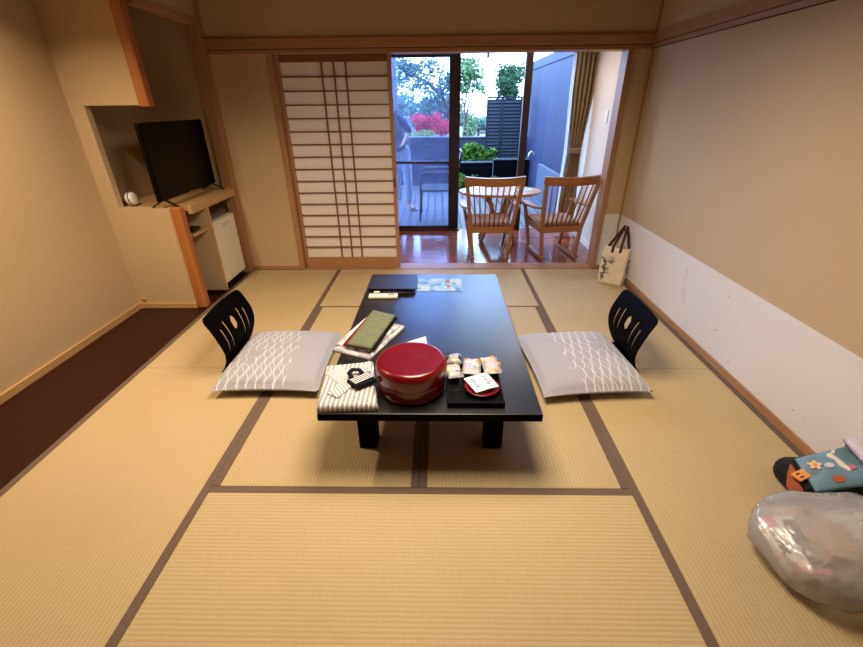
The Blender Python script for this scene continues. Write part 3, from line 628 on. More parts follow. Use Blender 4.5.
# tray
t=thing('square_tray','shallow square black lacquer tray at the near right of the table','tray',(.15,1.53,T)); 
part(MB().box(-.118,.12,-.145,.145,0,.006),'base',M['traylac'],t,(0,0,0))
for i,q in enumerate(((-.118,.12,-.145,-.137),(-.118,.12,.137,.145),(-.118,-.11,-.137,.137),(.112,.12,-.137,.137))): part(MB().box(*q,.006,.025),'rim',M['traylac'],t,(0,0,0))
z=T+.0065
t=tag(MB().lathe([(.02,0),(.05,.002),(.074,.013),(.077,.019),(.074,.02),(.048,.008),(.0,.006)],seg=40).build('red_saucer',M['red'],None,(.185,1.505,z)),'round red lacquer saucer on the black tray under the white packets','saucer')
def packet(c,rz,tilt,label):
    t=thing('tea_packet',label,'packet',c,rz,'white paper packets on the red saucer'); t.rotation_euler=(tilt,0,rz)
    part(MB().slab([(-.029,-.056,0),(.029,-.056,0),(.029,.056,0),(-.029,.056,0)],.004,8,.008,.0008,30),'envelope',M['paper'],t,(0,0,0))
    m=MB()
    for k in range(5):
        yy=.034-.014*k; m.bar([(-.012+.004*(k%2),yy,.0054),(-.002+.006*((k+1)%2),yy-.006,.0054),(.010-.005*(k%3),yy-.009,.0054)],.004,.0012)
    part(m,'ink_writing',M['bluepr'],t,(0,0,0))
packet((.158,1.512,z+.0215),.45,.02,'white paper packet with blue brush writing, left of the pair on the saucer')
packet((.208,1.528,z+.0275),.38,.02,'white paper packet with blue brush writing, right of the pair on the saucer')
def snack(c,rz,w,l,mats,label,seed):
    rg=random.Random(seed)
    t=thing('snack_pack',label,'snack pack',c,rz,'wrapped snacks on the tray')
    n=12; vs=[];fs=[]
    for s in (1,-1):
        for j in range(n+1):
            for i in range(n+1):
                u=-1+2*i/n; v=-1+2*j/n; k=(max(0,1-u**4)*max(0,1-v**4))**.6
                hz=k*(.014+.007*noise.noise(Vector((u*3+seed,v*3,s))))+.003*noise.noise(Vector((u*6,v*6,seed)))
                vs.append((u*w/2*(1+.05*noise.noise(Vector((v*5,seed,1)))),v*l/2*(1+.05*noise.noise(Vector((u*5,seed,7)))),.012+(hz if s>0 else -max(0,min(.0115,hz)))))
    N=n+1
    for j in range(n):
        for i in range(n):
            a=j*N+i; fs.append((a,a+1,a+N+1,a+N)); fs.append((N*N+a,N*N+a+N,N*N+a+N+1,N*N+a+1))
    part(MB().add(vs,fs,0,True),'wrapper',M['film'],t,(0,0,0))
    for k in range(11):
        p=(rg.uniform(-.36,.36)*w,rg.uniform(-.38,.38)*l,.013+rg.uniform(-.002,.006)); r=rg.uniform(.010,.017)
        Mx=Matrix.Translation(p)@Matrix.Rotation(rg.uniform(0,6),4,'Z')@Matrix.Diagonal((1.5,.8,.55,1))
        part(MB().lathe([(r*.3,-r*.9),(r*.8,-r*.6),(r,0),(r*.8,r*.6),(r*.3,r*.9)],seg=10,M=Mx),'cracker',M[mats[k%len(mats)]],t,(0,0,0))
z2=T+.0255
snack((.065,1.60,z2),.2,.072,.11,['snack2','snack1','snack2','snack3'],'clear wrapped snack pack nearest the red box, on the tray',1)
snack((.150,1.64,z2),-.12,.084,.13,['snack1','snack2','snack5','snack1'],'clear wrapped snack pack in the middle of the row on the tray',2)
snack((.240,1.65,z2),.08,.082,.14,['snack4','snack2','snack4','snack1'],'clear wrapped pack of orange crackers at the right end of the tray',3)
snack((.07,1.705,z2),1.5,.075,.07,['snack3','snack3','snack2'],'clear wrapped pack of dark snacks behind the others by the red box',4)
# binder, remotes, leaflet
t=thing('navy_binder','navy blue guest folder at the far left corner of the table','folder',(-.325,2.72,T)); 
part(MB().box(-.158,.165,-.135,.137,.026,.031,0,.002),'cover',M['binder'],t,(0,0,0)); part(MB().box(-.158,.165,-.135,.137,0,.005,0,.002),'back_cover',M['binder'],t,(0,0,0)); part(MB().box(-.15,.155,-.125,.13,.005,.026),'pages',M['blackpl'],t,(0,0,0)); part(MB().box(-.03,.02,-.02,.0,.031,.0314),'stamp',M['heri'],t,(0,0,0))
t=thing('white_remote','white remote control with small grey display in front of the navy folder','remote control',(-.368,2.512,T),.02); 
part(MB().box(-.095,.095,-.026,.026,0,.02,0,.006),'body',M['whitepl'],t,(0,0,0)); part(MB().box(.035,.075,-.014,.014,.02,.0208),'display',M['grey'],t,(0,0,0)); part(MB().box(-.02,.0,-.006,.006,.02,.021).box(-.06,-.04,-.006,.006,.02,.021),'button',M['fridge'],t,(0,0,0))
t=thing('black_remote','slim black remote control behind the white remote','remote control',(-.335,2.562,T),.02)
part(MB().box(-.10,.10,-.02,.02,0,.018,0,.005),'body',M['blackpl'],t,(0,0,0)); part(MB().box(-.10,-.062,-.012,.012,.018,.0195,0,.0005),'end_label',M['whitepl'],t,(0,0,0))
for k in range(3): part(MB().lathe([(.005,.018),(.005,.0195),(.003,.02)],(-.03+k*.03,0,0),10),'button',M['grey'],t,(0,0,0))
t=thing('map_leaflet','pale blue illustrated leaflet beside the navy folder at the far table edge','leaflet',(.002,2.73,T),.0)
part(MB().box(-.155,.155,-.115,.115,0,.0015),'sheet',M['leaflet'],t,(0,0,0))
m=MB()
for x,y,w,h in ((.055,.05,.03,.05),(.06,-.04,.025,.03),(-.08,.03,.05,.006),(.1,.03,.03,.004),(.1,.0,.03,.004),(.1,-.03,.03,.004)): m.box(x-w/2,x+w/2,y-h/2,y+h/2,.0015,.002,0 if w<.031 and h>.01 else 1)
part(m,'printing',[M['redpr'],M['bluepr']],t,(0,0,0))

# ------------------------------------------------------------------ tote bag in the corner
t=thing('tote_bag','cream shopping tote with black script and brown handles in the right corner','tote bag',(1.565,3.60,0.001),math.radians(-38))
def bagm(w,d,h,n=14,top=.6,cr=.006,seed=0):
    rings=[]; N=40
    for j in range(n+1):
        k=j/n; z=h*k; ww=w/2*(1+.04*math.sin(PI*k)-.06*k); dd=d/2*(1-(1-top)*k**1.5)
        for i in range(N):
            a=2*PI*i/N; c,s=math.cos(a),math.sin(a); x=ww*math.copysign(abs(c)**.35,c); y=dd*math.copysign(abs(s)**.35,s)
            q=cr*noise.noise(Vector((x*14+seed,y*14,z*12))); rings.append((x+q,y+q*1.5,z+.3*q*(j>0)))
    fs=[(j*N+i,j*N+(i+1)%N,(j+1)*N+(i+1)%N,(j+1)*N+i) for j in range(n) for i in range(N)]; fs.append(tuple(range(N))[::-1])
    return MB().add(rings,fs,0,True)
b=part(bagm(.22,.15,.335,top=.5,cr=.008),'bag_body',M['tote'],t,(0,0,0))
b.modifiers.new('s','SOLIDIFY').thickness=.004
part(MB().bar([(-.09,.0,.30),(-.07,.01,.345),(-.02,.015,.44),(.02,.015,.515),(.045,.012,.51),(.07,.005,.42),(.092,.0,.33),(.094,-.002,.30)],.022,.004,0,(0,1,.1)),'handle',M['strap'],t,(0,0,0))
part(MB().bar([(-.028,-.045,.27),(-.026,-.04,.34),(.0,-.015,.43),(.025,.0,.50),(.042,-.002,.495),(.042,-.015,.43),(.04,-.04,.35),(.038,-.045,.29)],.022,.004,0,(0,1,.1)),'handle',M['strap'],t,(0,0,0))
def scrib(m,ox,oz,sx,sz,seed,n,y,face='y',wd=.005):
    rg=random.Random(seed)
    for k in range(n):
        zz=oz-sz*k/n; pts=[]
        for q in range(4): pts.append((ox+rg.uniform(-.5,.5)*sx,y,zz+rg.uniform(-.5,.5)*sz/n*1.3))
        if face=='x': pts=[(y,p[0],p[2]) for p in pts]
        m.bar(pts,.0015 if face=='x' else wd,wd if face=='x' else .0015,0,(0,1,0) if face=='x' else (0,1,0))
    return m
m=scrib(MB(),-.07,.235,.05,.2,3,11,-.079,wd=.008); m=scrib(m,-.01,.25,.05,.06,5,5,-.077,wd=.004); m=scrib(m,-.03,.15,.03,.06,6,3,-.079,wd=.004)
part(m,'script_lettering',M['ink'],t,(0,0,0))
m=scrib(MB(),.0,.23,.06,.13,9,9,.113,'x',wd=.008); m=scrib(m,.0,.06,.05,.03,10,3,.114,'x'); part(m,'side_lettering',M['ink'],t,(0,0,0))

# ------------------------------------------------------------------ backpack and plastic bag
t=thing('backpack','black backpack with a teal patterned flap and coral strap against the right wall','backpack',(1.572,1.262,.0015))
part(MB().box(-.135,.112,-.085,.105,0,.11,0,.04),'body',M['bagk'],t,(0,0,0))
FQ=((-.105,-.09,.092),(.110,-.10,.156),(.110,.07,.176),(-.090,.055,.120))
fl=part(MB().slab(FQ,.02,14,.03,.004,8,3),'flap',M['teal'],t,(0,0,0))
def patch(name,u,v,poly,mt,h=.003):
    q=[Vector(a) for a in FQ]
    ex=(q[1]-q[0]).normalized(); ez=(q[1]-q[0]).cross(q[3]-q[0]).normalized(); ey=ez.cross(ex)
    p=(q[0]*(1-u)+q[1]*u)*(1-v)+(q[3]*(1-u)+q[2]*u)*v+ez*.0215
    Mx=Matrix((ex,ey,ez)).transposed().to_4x4(); Mx.translation=p
    part(MB().prism(poly,-.003,h,0,Mx),name,M[mt],fl,(0,0,0))
flower=[((.02+.0055*math.cos(5*a))*math.cos(a),(.017+.005*math.cos(5*a))*math.sin(a)) for a in [2*PI*k/40 for k in range(40)]]
circ=lambda rx,ry,n=16:[(rx*math.cos(2*PI*k/n),ry*math.sin(2*PI*k/n)) for k in range(n)]
patch('flower_patch',.22,.66,flower,'cream'); patch('flower_centre',.22,.66,circ(.008,.007),'buckle',.005)
patch('cloud_patch',.60,.62,[(-.012,.04),(-.02,.03),(-.004,.01),(-.004,-.02),(.012,-.045),(.024,-.04),(.016,-.01),(.008,.025),(.0,.042)],'whitepl'); patch('lilac_patch',.44,.58,circ(.016,.011),'lilac')  # flat lilac oval sits beside the white cloud shape
patch('round_patch',.42,.2,circ(.02,.015),'coral'); patch('wing_patch',.74,.42,[(-.012,-.01),(.014,-.006),(.01,.012),(-.006,.010)],'pink'); patch('star_patch',.66,.9,[(-.012,-.006),(.0,-.01),(.013,.006),(.002,.008)],'whitepl')
part(MB().bar([(.10,-.10,.170),(.116,-.05,.185),(.116,.03,.195),(.108,.072,.19)],.014,.02),'flap_piping',M['bagk'],t,(0,0,0))
part(MB().bar([(-.12,-.125,.03),(-.145,-.09,.05),(-.15,-.05,.075),(-.125,-.01,.095),(-.09,.03,.10)],.05,.012,0,(0,0,1)),'strap',M['coral'],t,(0,0,0))
Bm=Matrix.Translation((-.110,-.02,.112))@Matrix.Rotation(.35,4,'Z')@Matrix.Rotation(-.1,4,'Y')
b=part(MB().box(-.04,.045,-.02,.02,0,.01,0,.003,Bm),'buckle',M['buckle'],t,(0,0,0))
part(MB().box(-.03,-.012,-.012,-.006,.0,.0112,0,0,Bm).box(-.03,-.012,.004,.010,.0,.0112,0,0,Bm),'buckle_slot',M['strap'],b,(0,0,0))
tag(MB().slab([(1.64,1.21,.20),(1.69,1.17,.205),(1.692,1.33,.215),(1.65,1.33,.215)],.03,10,.02,.006,12,4).build('folded_jacket',M['lilac']),'pale lilac folded cloth lying on top of the backpack beside the wall','cloth')
# polybag with shopping
cx,cy=1.378,.946
t=thing('plastic_shopping_bag','translucent white plastic bag full of shopping on the mat in front of the backpack','plastic bag',(cx,cy,.0015))
bm=bmesh.new(); bmesh.ops.create_icosphere(bm,subdivisions=5,radius=1)
for v in bm.verts:
    d=v.co.normalized(); e_=.5
    p=Vector([math.copysign(abs(c)**e_,c) for c in d]); p*= 1/max(1e-6,(abs(p.x)**3+abs(p.y)**3+abs(p.z)**3)**(1/3))
    x,y,z=p.x*.285,p.y*.202,p.z
    if p.x<-.2: k=(-p.x-.2)/.8; y*=1-.16*k*k; 
    zz=.096+z*.092*(1-.1*max(0,-p.x)) if z>0 else .1*(1+z)
    cr=.016*noise.noise(Vector((x*7,y*7,zz*7)))-.016*abs(noise.noise(Vector((x*11+4,y*14,zz*11))))+.006*noise.noise(Vector((x*34,y*34,zz*34)))
    k=1+cr*4.5; x*=k; y*=k; zz=max(.0,zz*(1+cr*4)); 
    v.co=Vector((x*.97+y*.0,y,zz+.002))
    v.co.x=min(v.co.x,.295); v.co.y=min(v.co.y,.205)
for f in bm.faces: f.smooth=True
me=bpy.data.meshes.new('bag_film'); bm.to_mesh(me); bm.free(); me.materials.append(M['polyb']); o=bpy.data.objects.new('bag_film',me); C.objects.link(o); o.parent=t
for s in (0,1):
    part(MB().bar([(.05+.1*s,.05,.18),(.10+.08*s,.02+.05*s,.212),(.16+.05*s,-.02+.04*s,.208),(.19+.04*s,-.05,.17)],[.03,.02,.02,.03],.003),'handle',M['polyb'],t,(0,0,0))
g=Matrix.Rotation(math.radians(-52),4,'Z')
def inner(name,lab,cat,c,dim,rot,mt,extra=()):
    t2=thing(name,lab,cat,(cx+c[0],cy+c[1],c[2])); t2.rotation_euler=rot
    part(MB().box(-dim[0]/2,dim[0]/2,-dim[1]/2,dim[1]/2,-dim[2]/2,dim[2]/2,0,.004),'carton',M[mt],t2,(0,0,0))
    for nme,q,mm in extra: part(MB().box(q[0],q[1],q[2],q[3],dim[2]/2-.001,dim[2]/2+.0012),nme,M[mm],t2,(0,0,0))
    return t2
R_=math.radians
ct=inner('snack_carton','pink and white printed carton inside the plastic bag, nearest the mat corner','carton',(-.172,-.002,.098),(.20,.115,.035),(R_(8),R_(6),R_(-93)),'packw',
  (('photo_panel',(-.085,.085,.010,.056),'packg'),('pink_corner',(-.10,-.06,-.054,-.012),'pink'),('pink_label',(.062,.099,-.052,-.010),'pink'),('pink_strip',(.087,.101,.0,.056),'pink')))
m=MB()
for a,b_ in (((-.045,-.05),(-.028,-.03)),((-.026,-.05),(-.046,-.034)),((-.01,-.05),(.0,-.02)),((.002,-.02),(.012,-.05)),((-.004,-.036),(.01,-.036)),((.016,-.05),(.02,-.02)),((.02,-.02),(.034,-.03)),((.034,-.03),(.019,-.036)),((.019,-.036),(.036,-.05))):
    m.bar([(a[0],a[1],.019),(b_[0],b_[1],.019)],.005,.001)
part(m,'black_lettering',M['ink'],ct,(0,0,0))
inner('kraft_bag','brown kraft paper parcel inside the plastic bag behind the printed carton','parcel',(-.045,-.005,.078),(.09,.15,.135),(0,0,R_(-14)),'kraft')
t2=inner('spotted_box','grey spotted box inside the plastic bag beside the wall','box',(.11,.045,.085),(.17,.14,.12),(0,0,R_(6)),'dots')
m=MB()
for i in range(5):
    for j in range(4): m.lathe([(.007,.0595),(.006,.0615)],(-.06+i*.03+(j%2)*.012,-.055+j*.036,0),10)
part(m,'spots',M['grey'],t2,(0,0,0))
inner('olive_packet','dull olive packet at the bottom of the plastic bag','packet',(.085,-.095,.06),(.18,.09,.08),(0,0,R_(3)),'olive')

# ------------------------------------------------------------------ outside
o=MB().box(-4,1.74,EY+.08,8.2,-.08,-.012).build('floor_deck',M['deck']); struct(o,'weathered grey timber deck outside the window','deck')
o=MB().box(-30,30,8.2,60,-.2,-.06).build('ground',M['gravel']); struct(o,'garden ground beyond the deck','ground')
t=thing('garden_fence','dark board fence with pale capping across the back of the garden','fence',(-1,9.3,-.06)); A=(-1,9.3,-.06)
part(MB().box(-5,1.75,9.28,9.33,-.06,.86),'boards',M['fence'],t,A); part(MB().box(-5,1.75,9.25,9.36,.86,.885),'cap',M['fcap'],t,A); part(MB().box(-5,1.75,9.262,9.28,.68,.74),'rail',M['fence'],t,A)
t=thing('low_fence','low black board fence with its lit top painted pale, in front of the shrubs','fence',(.95,8.7,-.06)); A=(.95,8.7,-.06)
part(MB().box(.15,1.05,8.68,8.72,-.06,.45),'boards',M['blackb'],t,A); part(MB().box(.15,1.05,8.66,8.74,.45,.475),'cap',M['fcap'],t,A)  # pale cap colour paints the light caught along the black fence's top
part(MB().box(1.05,1.74,8.68,8.72,-.06,.50),'boards',M['blackb'],t,A); part(MB().box(1.05,1.74,8.66,8.74,.50,.525),'cap',M['fcap'],t,A)
part(MB().box(1.035,1.05,8.66,8.68,.0,.5),'edge_strip',M['fcap'],t,A)
t=thing('louvre_screen','tall blue-grey louvred privacy screen of two panels in the garden','screen',(1.27,9.14,-.06)); A=(1.27,9.14,-.06)
for x0,x1 in ((.915,1.21),(1.21,1.59)):
    part(MB().box(x0,x0+.03,9.12,9.17,-.06,1.585).box(x1-.03,x1,9.12,9.17,-.06,1.585).box(x0+.03,x1-.03,9.12,9.17,1.555,1.585).box(x0+.03,x1-.03,9.12,9.17,.02,.06),'frame',M['louv'],t,A)
    m=MB()
    for k in range(24):
        z=.09+k*.0615; m.box(x0+.03,x1-.03,-.036,.036,-.005,.005,0,0,Matrix.Translation((0,9.145,z))@Matrix.Rotation(R_(60),4,'X'))
    part(m,'slats',M['louv'],t,A)
part(MB().box(1.625,1.65,9.13,9.155,-.06,1.6),'reflection_strip',M['fcap'],t,A)  # pale strip added to stand for a reflection along the screen's edge
t=thing('side_fence','tall blue-grey plank fence along the right side of the deck','fence',(1.8,7.4,-.06)); A=(1.8,7.4,-.06)
part(MB().box(1.76,1.81,EY+.13,9.4,-.06,2.02),'planks',M['fencer'],t,A); part(MB().box(1.745,1.82,EY+.13,9.4,2.02,2.15),'top_board',M['fcap'] if False else M['fencer'],t,A)
t=tag(MB().box(1.66,1.73,EY+.13,7.55,-.012,.56,0,.006).build('low_wall',M['palewall']),'pale blue low panel along the side fence at the deck edge','low wall')
tag(MB().tube([(1.765,8.3,.60),(1.72,8.3,.665),(1.68,8.29,.68),(1.645,8.28,.65),(1.632,8.28,.59)],.016,10).build('garden_tap',M['metal']),'pale curved pipe sticking out of the side fence above the low black fence','pipe')
o=MB().box(-2.1,1.755,EY+.12,6.05,2.2,2.28).build('roof_eave',M['frame']); struct(o,'dark eave above the deck','eave')
t=thing('eave_hook','small grey hanger under the eave above the doorway','hanger',(.578,5.9,1.99)); part(MB().tube([(0,0,.0),(0,0,.21)],.004,8),'rod',M['grey'],t,(0,0,0)); part(MB().box(-.014,.014,-.014,.014,-.05,.005,0,.003),'block',M['grey'],t,(0,0,0))
t=tag(MB().box(-.75,-.665,7.5,7.6,-.012,2.4).build('deck_post',M['fcap']),'pale grey square post at the left edge of the doorway view, behind the person','post')

# patio chair
t=thing('patio_chair','black metal garden armchair with mesh sling on the deck','chair',(-.05,6.2,-.011)); 
for sx in (-.22,.26):
    for sy in (-.27,.27):
        part(MB().tube([(sx,sy,.011 if False else .006),(sx+.01,sy*.97,.42),(sx+.015,sy*.95,.62)],.011,8),'leg',M['blackpl'],t,(0,0,0))
for sy in (-.26,.26):
    part(MB().tube([(-.205,sy,.60),(-.19,sy,.635),(-.15,sy,.65),(.24,sy,.655),(.29,sy,.66)],.014,8),'armrest',M['blackpl'],t,(0,0,0))
    part(MB().tube([(.25,sy,.42),(.28,sy,.64),(.34,sy,.9)],.011,8),'back_tube',M['blackpl'],t,(0,0,0))
part(MB().box(-.2,.25,-.25,.25,.41,.425),'seat_sling',M['mesh'],t,(0,0,0))
part(MB().add([(.26,-.25,.43),(.26,.25,.43),(.345,.25,.89),(.345,-.25,.89),(.268,-.25,.43),(.268,.25,.43),(.353,.25,.89),(.353,-.25,.89)],[(0,1,2,3),(7,6,5,4),(0,4,5,1),(1,5,6,2),(2,6,7,3),(3,7,4,0)]),'back_sling',M['mesh'],t,(0,0,0))
part(MB().tube([(-.2,-.26,.42),(.26,-.26,.42),(.26,.26,.42),(-.2,.26,.42),(-.2,-.26,.42)],.011,8),'seat_frame',M['blackpl'],t,(0,0,0))
part(MB().tube([(.343,-.26,.9),(.348,0,.905),(.343,.26,.9)],.011,8),'top_tube',M['blackpl'],t,(0,0,0))

# person
def skin(name,chains,mt,parent,sub=2):
    vs=[];es=[];rs=[]; idx={}
    for ch in chains:
        prev=None
        for p,r in ch:
            k=tuple(round(c,4) for c in p)
            if k not in idx: idx[k]=len(vs); vs.append(p); rs.append(r)
            if prev is not None and prev!=idx[k]: es.append((prev,idx[k]))
            prev=idx[k]
    me=bpy.data.meshes.new(name); me.from_pydata(vs,es,[]); o=bpy.data.objects.new(name,me); C.objects.link(o); o.parent=parent
    md=o.modifiers.new('skin','SKIN'); md.use_smooth_shade=True
    for i,r in enumerate(rs):
        sv=me.skin_vertices[0].data[i]; sv.radius=(r,r) if not isinstance(r,tuple) else r; sv.use_root=(i==0)
    s=o.modifiers.new('sub','SUBSURF'); s.levels=sub; s.render_levels=sub; me.materials.append(mt)
    dg=bpy.context.evaluated_depsgraph_get(); m2=bpy.data.meshes.new_from_object(o.evaluated_get(dg)); o.modifiers.clear(); o.data=m2; m2.name=name
    if not m2.materials: m2.materials.append(mt)
    for p in m2.polygons: p.use_smooth=True
    return o
t=thing('person','person in navy shirt and light jeans standing on the deck, hand on hip','person',(-.60,6.70,-.012))
pel=(0,0,.90); che=(-.09,0,1.21); nk=(-.17,0,1.385)
rsh=(-.01,-.01,1.34); rel=(.165,-.05,1.14); rwr=(.095,-.11,1.0)
lsh=(-.32,.0,1.32); lel=(-.36,.0,1.08); lwr=(-.34,-.05,.84)
rk_,ra=(.115,.02,.49),(.125,.03,.085); lk,la=(-.115,.0,.49),(-.13,.02,.085)
ch=[[(pel,.12),((-.035,0,1.06),.112),(che,.13),((-.15,0,1.32),.10),(nk,.052),((-.19,-.01,1.455),.05),((-.21,-.012,1.53),.088),((-.22,-.012,1.60),.085)],
 [((-.15,0,1.32),.10),(rsh,.055),(rel,.042),(rwr,.028),((.075,-.12,.975),.03)],[((-.15,0,1.32),.10),(lsh,.055),(lel,.042),(lwr,.028),((-.335,-.065,.79),.03)],
 [(pel,.12),((.085,0,.84),.085),(rk_,.058),(ra,.038),((.16,.0,.045),.035),((.225,-.06,.035),.028)],[(pel,.12),((-.085,0,.84),.085),(lk,.058),(la,.038),((-.12,-.04,.045),.035),((-.10,-.13,.035),.028)]]
ch.append([((-.21,-.012,1.53),.088),((-.212,-.095,1.535),.016),((-.212,-.113,1.528),.011)])
for q in (-1,1): ch.append([((-.21,-.012,1.53),.088),((-.21+q*.092,.0,1.545),.016),((-.21+q*.098,.008,1.56),.014)])
for b0,dr in (((.075,-.12,.975),(-.03,.0,-.03)),((-.335,-.065,.79),(0,-.005,-.04))):
    for k in range(4):
        of=Vector((0,.011*(k-1.5),0)); p1=Vector(b0)+of*.7; ln=(.9,1.05,1.0,.8)[k]
        ch.append([(b0,.03),(tuple(Vector(b0)+of+Vector(dr)*ln),.009),(tuple(Vector(b0)+of*1.2+Vector(dr)*1.9*ln+Vector((-.006,0,-.004))),.007)])
    ch.append([(b0,.03),(tuple(Vector(b0)+Vector((.012,-.028,-.012))),.01),(tuple(Vector(b0)+Vector((.006,-.036,-.035))),.008)])
body=skin('body',ch,M['skin'],t)
skin('shirt',[[((.005,0,.83),.155),((.0,0,.95),.148),((-.035,0,1.06),.125),(che,.142),((-.15,0,1.32),.112),((-.168,0,1.375),.066)],[((-.15,0,1.32),.112),(rsh,.068),((.085,-.03,1.235),.058),(rel,.054),((.14,-.075,1.09),.046)],[((-.15,0,1.32),.112),(lsh,.068),((-.34,0,1.20),.058),(lel,.054),((-.352,-.02,.98),.046)]],M['navy'],t)
skin('trousers',[[((0,0,1.0),.128),(pel,.138),((.085,0,.84),.1),((.10,.01,.66),.085),(rk_,.074),((.12,.025,.28),.066),((.125,.03,.13),.06)],[(pel,.135),((-.085,0,.84),.1),((-.10,.0,.66),.085),(lk,.074),((-.125,.01,.28),.066),((-.13,.02,.13),.06)]],M['jean'],t)
hb=bmesh.new(); bmesh.ops.create_icosphere(hb,subdivisions=4,radius=1)
bmesh.ops.delete(hb,geom=[v for v in hb.verts if (v.co.y<-.42 and v.co.z<.42) or v.co.z<-.72],context='VERTS')
for v in hb.verts:
    q=1+.05*noise.noise(v.co*4); v.co=Vector((-.215+v.co.x*.098*q,.008+v.co.y*.112*q,1.572+v.co.z*.122*q))
for f in hb.faces: f.smooth=True
hm=bpy.data.meshes.new('hair'); hb.to_mesh(hm); hb.free(); hm.materials.append(M['hair']); ho=bpy.data.objects.new('hair',hm); C.objects.link(ho); ho.parent=t; ho.modifiers.new('s','SOLIDIFY').thickness=.012
for s,p in ((0,(.175,-.015)),(1,(-.118,-.06))):
    part(MB().slab([(p[0]-.075,p[1]+.0,0.001),(p[0]+.02,p[1]-.10,0.001),(p[0]+.09,p[1]-.06,0.001),(p[0]-.03,p[1]+.09,0.001)] if s==0 else [(p[0]-.055,p[1]-.12,.001),(p[0]+.055,p[1]-.12,.001),(p[0]+.045,p[1]+.12,.001),(p[0]-.045,p[1]+.12,.001)],.016,8,.01,.0),'sandal',M['sand'],t,(0,0,0))
# face: eyes, nose, ears
fm=MB()
for s in (-1,1):
    fm.lathe([(.004,-.006),(.011,-.003),(.011,.003),(.004,.006)],seg=10,M=Matrix.Translation((-.212+s*.032,-.092,1.565))@Matrix.Rotation(PI/2,4,'X'))
part(fm,'eyes',M['hair'],t,(0,0,0))
part(MB().box(-.234,-.19,-.099,-.088,1.487,1.495,0,.003),'mouth',M['pink'],t,(0,0,0))

# plants
def leaves(m,blobs,n,size,rg,aspect=.5,hollow=.25):
    tot=sum(b[3]*b[4]*b[5] for b in blobs)
    for bx in blobs:
        cx_,cy_,cz_,rx,ry,rz=bx
        for _ in range(max(8,int(n*rx*ry*rz/tot))):
            d=Vector((rg.gauss(0,1),rg.gauss(0,1),rg.gauss(0,1))).normalized()*(hollow+(1-hollow)*rg.random()**.6)
            p=Vector((cx_+d.x*rx,cy_+d.y*ry,cz_+d.z*rz)); a=Vector((rg.gauss(0,1),rg.gauss(0,1),rg.gauss(0,1)*.6)).normalized(); b=a.cross(Vector((rg.gauss(0,1),rg.gauss(0,1),rg.gauss(0,1)))).normalized()
            s=size*rg.uniform(.6,1.3)
            m.add([p-a*s,p+b*s*aspect,p+a*s,p-b*s*aspect],[(0,1,2,3)])
    return m
def plant(name,label,cat,base,trunk,blobs,n,size,lm,seed,group=None,hollow=.25):
    rg=random.Random(seed); t=thing(name,label,cat,base,0,group)
    m=MB()
    for pts,r0,r1 in trunk:
        k=len(pts); m.tube(pts,[r0+(r1-r0)*i/(k-1) for i in range(k)],8)
    part(m,'trunk',M['bark'],t,base); o=part(leaves(MB(),blobs,n,size,rg,hollow=hollow),'foliage',M[lm],t,base); o['kind']='stuff'; return t
def rblobs(rg,c,r,k,s): return [(c[0]+rg.uniform(-1,1)*r[0],c[1]+rg.uniform(-1,1)*r[1],c[2]+rg.uniform(-1,1)*r[2],s*rg.uniform(.7,1.2),s*rg.uniform(.7,1.2),s*rg.uniform(.5,.9)) for _ in range(k)]
rg=random.Random(5)
G=-.06
plant('slender_tree','slender pale-trunked tree rising beside the door stile in the garden','tree',(.5,9.7,G),
 [([(.5,9.7,G),(.505,9.7,.6),(.53,9.7,1.1),(.52,9.7,1.4),(.56,9.7,1.7),(.60,9.7,2.0)],.035,.012),([(.53,9.7,1.1),(.60,9.7,1.45),(.70,9.7,1.75),(.82,9.7,1.9)],.022,.006),([(.52,9.7,1.4),(.45,9.7,1.65),(.42,9.7,1.9)],.016,.006)],
 [(.5,9.7,2.0,.30,.25,.24),(.68,9.7,1.98,.25,.2,.16),(.8,9.75,1.78,.2,.2,.1),(.52,9.7,1.75,.24,.2,.14),(.62,9.8,2.2,.22,.2,.14),(.68,9.75,1.12,.16,.2,.16),(.62,9.7,.95,.16,.2,.14),(.95,9.75,1.65,.1,.1,.06)],1500,.042,'lairy',11,None,.1)
plant('leaning_tree','spreading tree with a leaning limb seen through the hazy glass door','tree',(.3,10.2,G),
 [([(.3,10.2,G),(.32,10.2,.8),(.25,10.2,1.25),(.05,10.1,1.62),(-.2,10.1,1.84),(-.5,10,1.98),(-.8,10,2.15)],.07,.015),([(.05,10.1,1.62),(.0,10.1,1.95),(.12,10,2.2)],.03,.01),([(.25,10.2,1.25),(0,10.2,1.35),(-.2,10.2,1.42),(-.4,10.2,1.5)],.03,.01)],
 rblobs(rg,(-.3,10.1,2.0),(.55,.3,.25),16,.24)+rblobs(rg,(0,10.3,1.6),(.3,.3,.25),7,.2),1500,.05,'lgrey',12,None,.1)
plant('round_tree','dense round evergreen tree behind the louvred screen','tree',(1.6,10.6,G),[([(1.6,10.6,G),(1.6,10.6,1.6)],.06,.04)],
 rblobs(rg,(1.58,10.6,1.86),(.22,.25,.25),14,.24),2600,.045,'ldark',13)
plant('garden_shrub','bright green shrub behind the low black fence','shrub',(.75,8.93,G),[([(.75,8.93,G),(.75,8.93,.5)],.02,.01),([(.75,8.93,.1),(.6,8.93,.5)],.015,.008)],
 [(a,b_,c,d,e2*.5,f) for a,b_,c,d,e2,f in rblobs(rg,(.74,8.93,.56),(.32,.05,.14),18,.15)],3400,.034,'lgreen',14)
plant('red_maple','red-leaved maple beyond the garden fence','tree',(-.2,12.2,G),[([(-.2,12.2,G),(-.2,12.2,.8)],.05,.03)],
 rblobs(rg,(-.18,12.2,.98),(.38,.3,.16),14,.22),2200,.04,'lred',15)
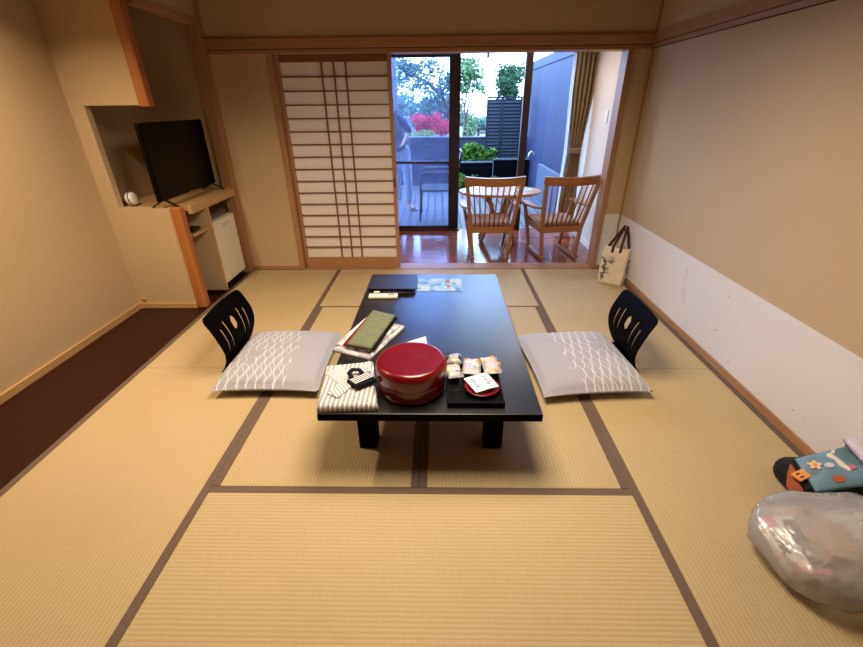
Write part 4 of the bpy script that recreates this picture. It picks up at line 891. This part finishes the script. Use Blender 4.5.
plant('yellow_bush','yellow-green bush just above the garden fence, left of the red maple','shrub',(-.85,11.2,G),[([(-.85,11.2,G),(-.85,11.2,.6)],.03,.02)],
 rblobs(rg,(-.8,11.2,.72),(.6,.2,.12),12,.2),1500,.04,'lyell',16)
plant('misty_tree','broad haze-tinted tree far beyond the fence on the left','tree',(-1.3,16.5,G),[([(-1.3,16.5,G),(-1.3,16.5,1.2)],.1,.06)],
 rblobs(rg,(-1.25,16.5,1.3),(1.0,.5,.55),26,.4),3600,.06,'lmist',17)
plant('far_tree','low haze-tinted tree far beyond the fence, right of the slender trunk','tree',(1.6,19,G),[([(1.6,19,G),(1.6,19,.6)],.08,.05)],
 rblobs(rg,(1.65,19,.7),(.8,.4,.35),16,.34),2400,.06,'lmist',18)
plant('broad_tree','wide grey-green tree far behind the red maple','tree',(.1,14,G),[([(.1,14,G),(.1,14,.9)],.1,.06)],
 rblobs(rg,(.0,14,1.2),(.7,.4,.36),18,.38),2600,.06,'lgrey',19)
for i,(x,h,lab) in enumerate(((.40,.30,'low leafy plant by the door stile, in front of the low black fence'),(.72,.26,'low leafy plant in the middle of the row before the low black fence'),(1.06,.22,'low leafy plant at the right of the row before the low black fence'))):
    plant('low_plant',lab,'plant',(x,8.4,G),[([(x,8.4,G),(x,8.4,.15)],.01,.006)],rblobs(rg,(x,8.4,h*.55),(.07,.05,.08),6,.09),420,.034,'lgreen' if i!=1 else 'ldark',20+i,'plants along the deck edge')

# ------------------------------------------------------------------ light
w=bpy.data.worlds.new('World'); sc.world=w; w.use_nodes=True; bg=w.node_tree.nodes['Background']
bg.inputs[0].default_value=(.37,.59,1.0,1); bg.inputs[1].default_value=15
def lamp(name,x,y,z,p,col,sx,sy,spread):
    l=bpy.data.lights.new(name,'AREA'); l.shape='RECTANGLE'; l.size=sx; l.size_y=sy; l.energy=p; l.color=col; l.spread=math.radians(spread)
    o=bpy.data.objects.new(name,l); C.objects.link(o); o.location=(x,y,z); return o
lamp('ceiling_lamp',0,1.75,2.09,55,(1,.84,.65),.85,1.1,160)
lamp('alcove_downlight',-2.0,1.9,2.385,28,(1,.78,.54),.15,.15,130)
lamp('veranda_downlight',1.0,4.75,2.19,10,(1,.80,.58),.2,.2,150)

# ------------------------------------------------------------------ camera
cam=bpy.data.cameras.new('Camera'); co=bpy.data.objects.new('Camera',cam); C.objects.link(co); sc.camera=co
cam.sensor_width=36; cam.sensor_fit='HORIZONTAL'; cam.lens=419.615/863*36; cam.clip_start=.05; cam.clip_end=200
p_,y_,r_=[math.radians(a) for a in (27.485,1.2345,-.6023)]
fw=Vector((-math.sin(y_)*math.cos(p_),math.cos(y_)*math.cos(p_),-math.sin(p_))); rt=Vector((math.cos(y_),math.sin(y_),0)); up=rt.cross(fw)
RT=rt*math.cos(r_)+up*math.sin(r_); UP=up*math.cos(r_)-rt*math.sin(r_)
mw=Matrix((RT,UP,-fw)).transposed().to_4x4(); mw.translation=Vector((0,0,1.45)); co.matrix_world=mw
vs=sc.view_settings; vs.view_transform='Standard'; vs.look='None'; vs.exposure=0; vs.gamma=1; vs.use_curve_mapping=False
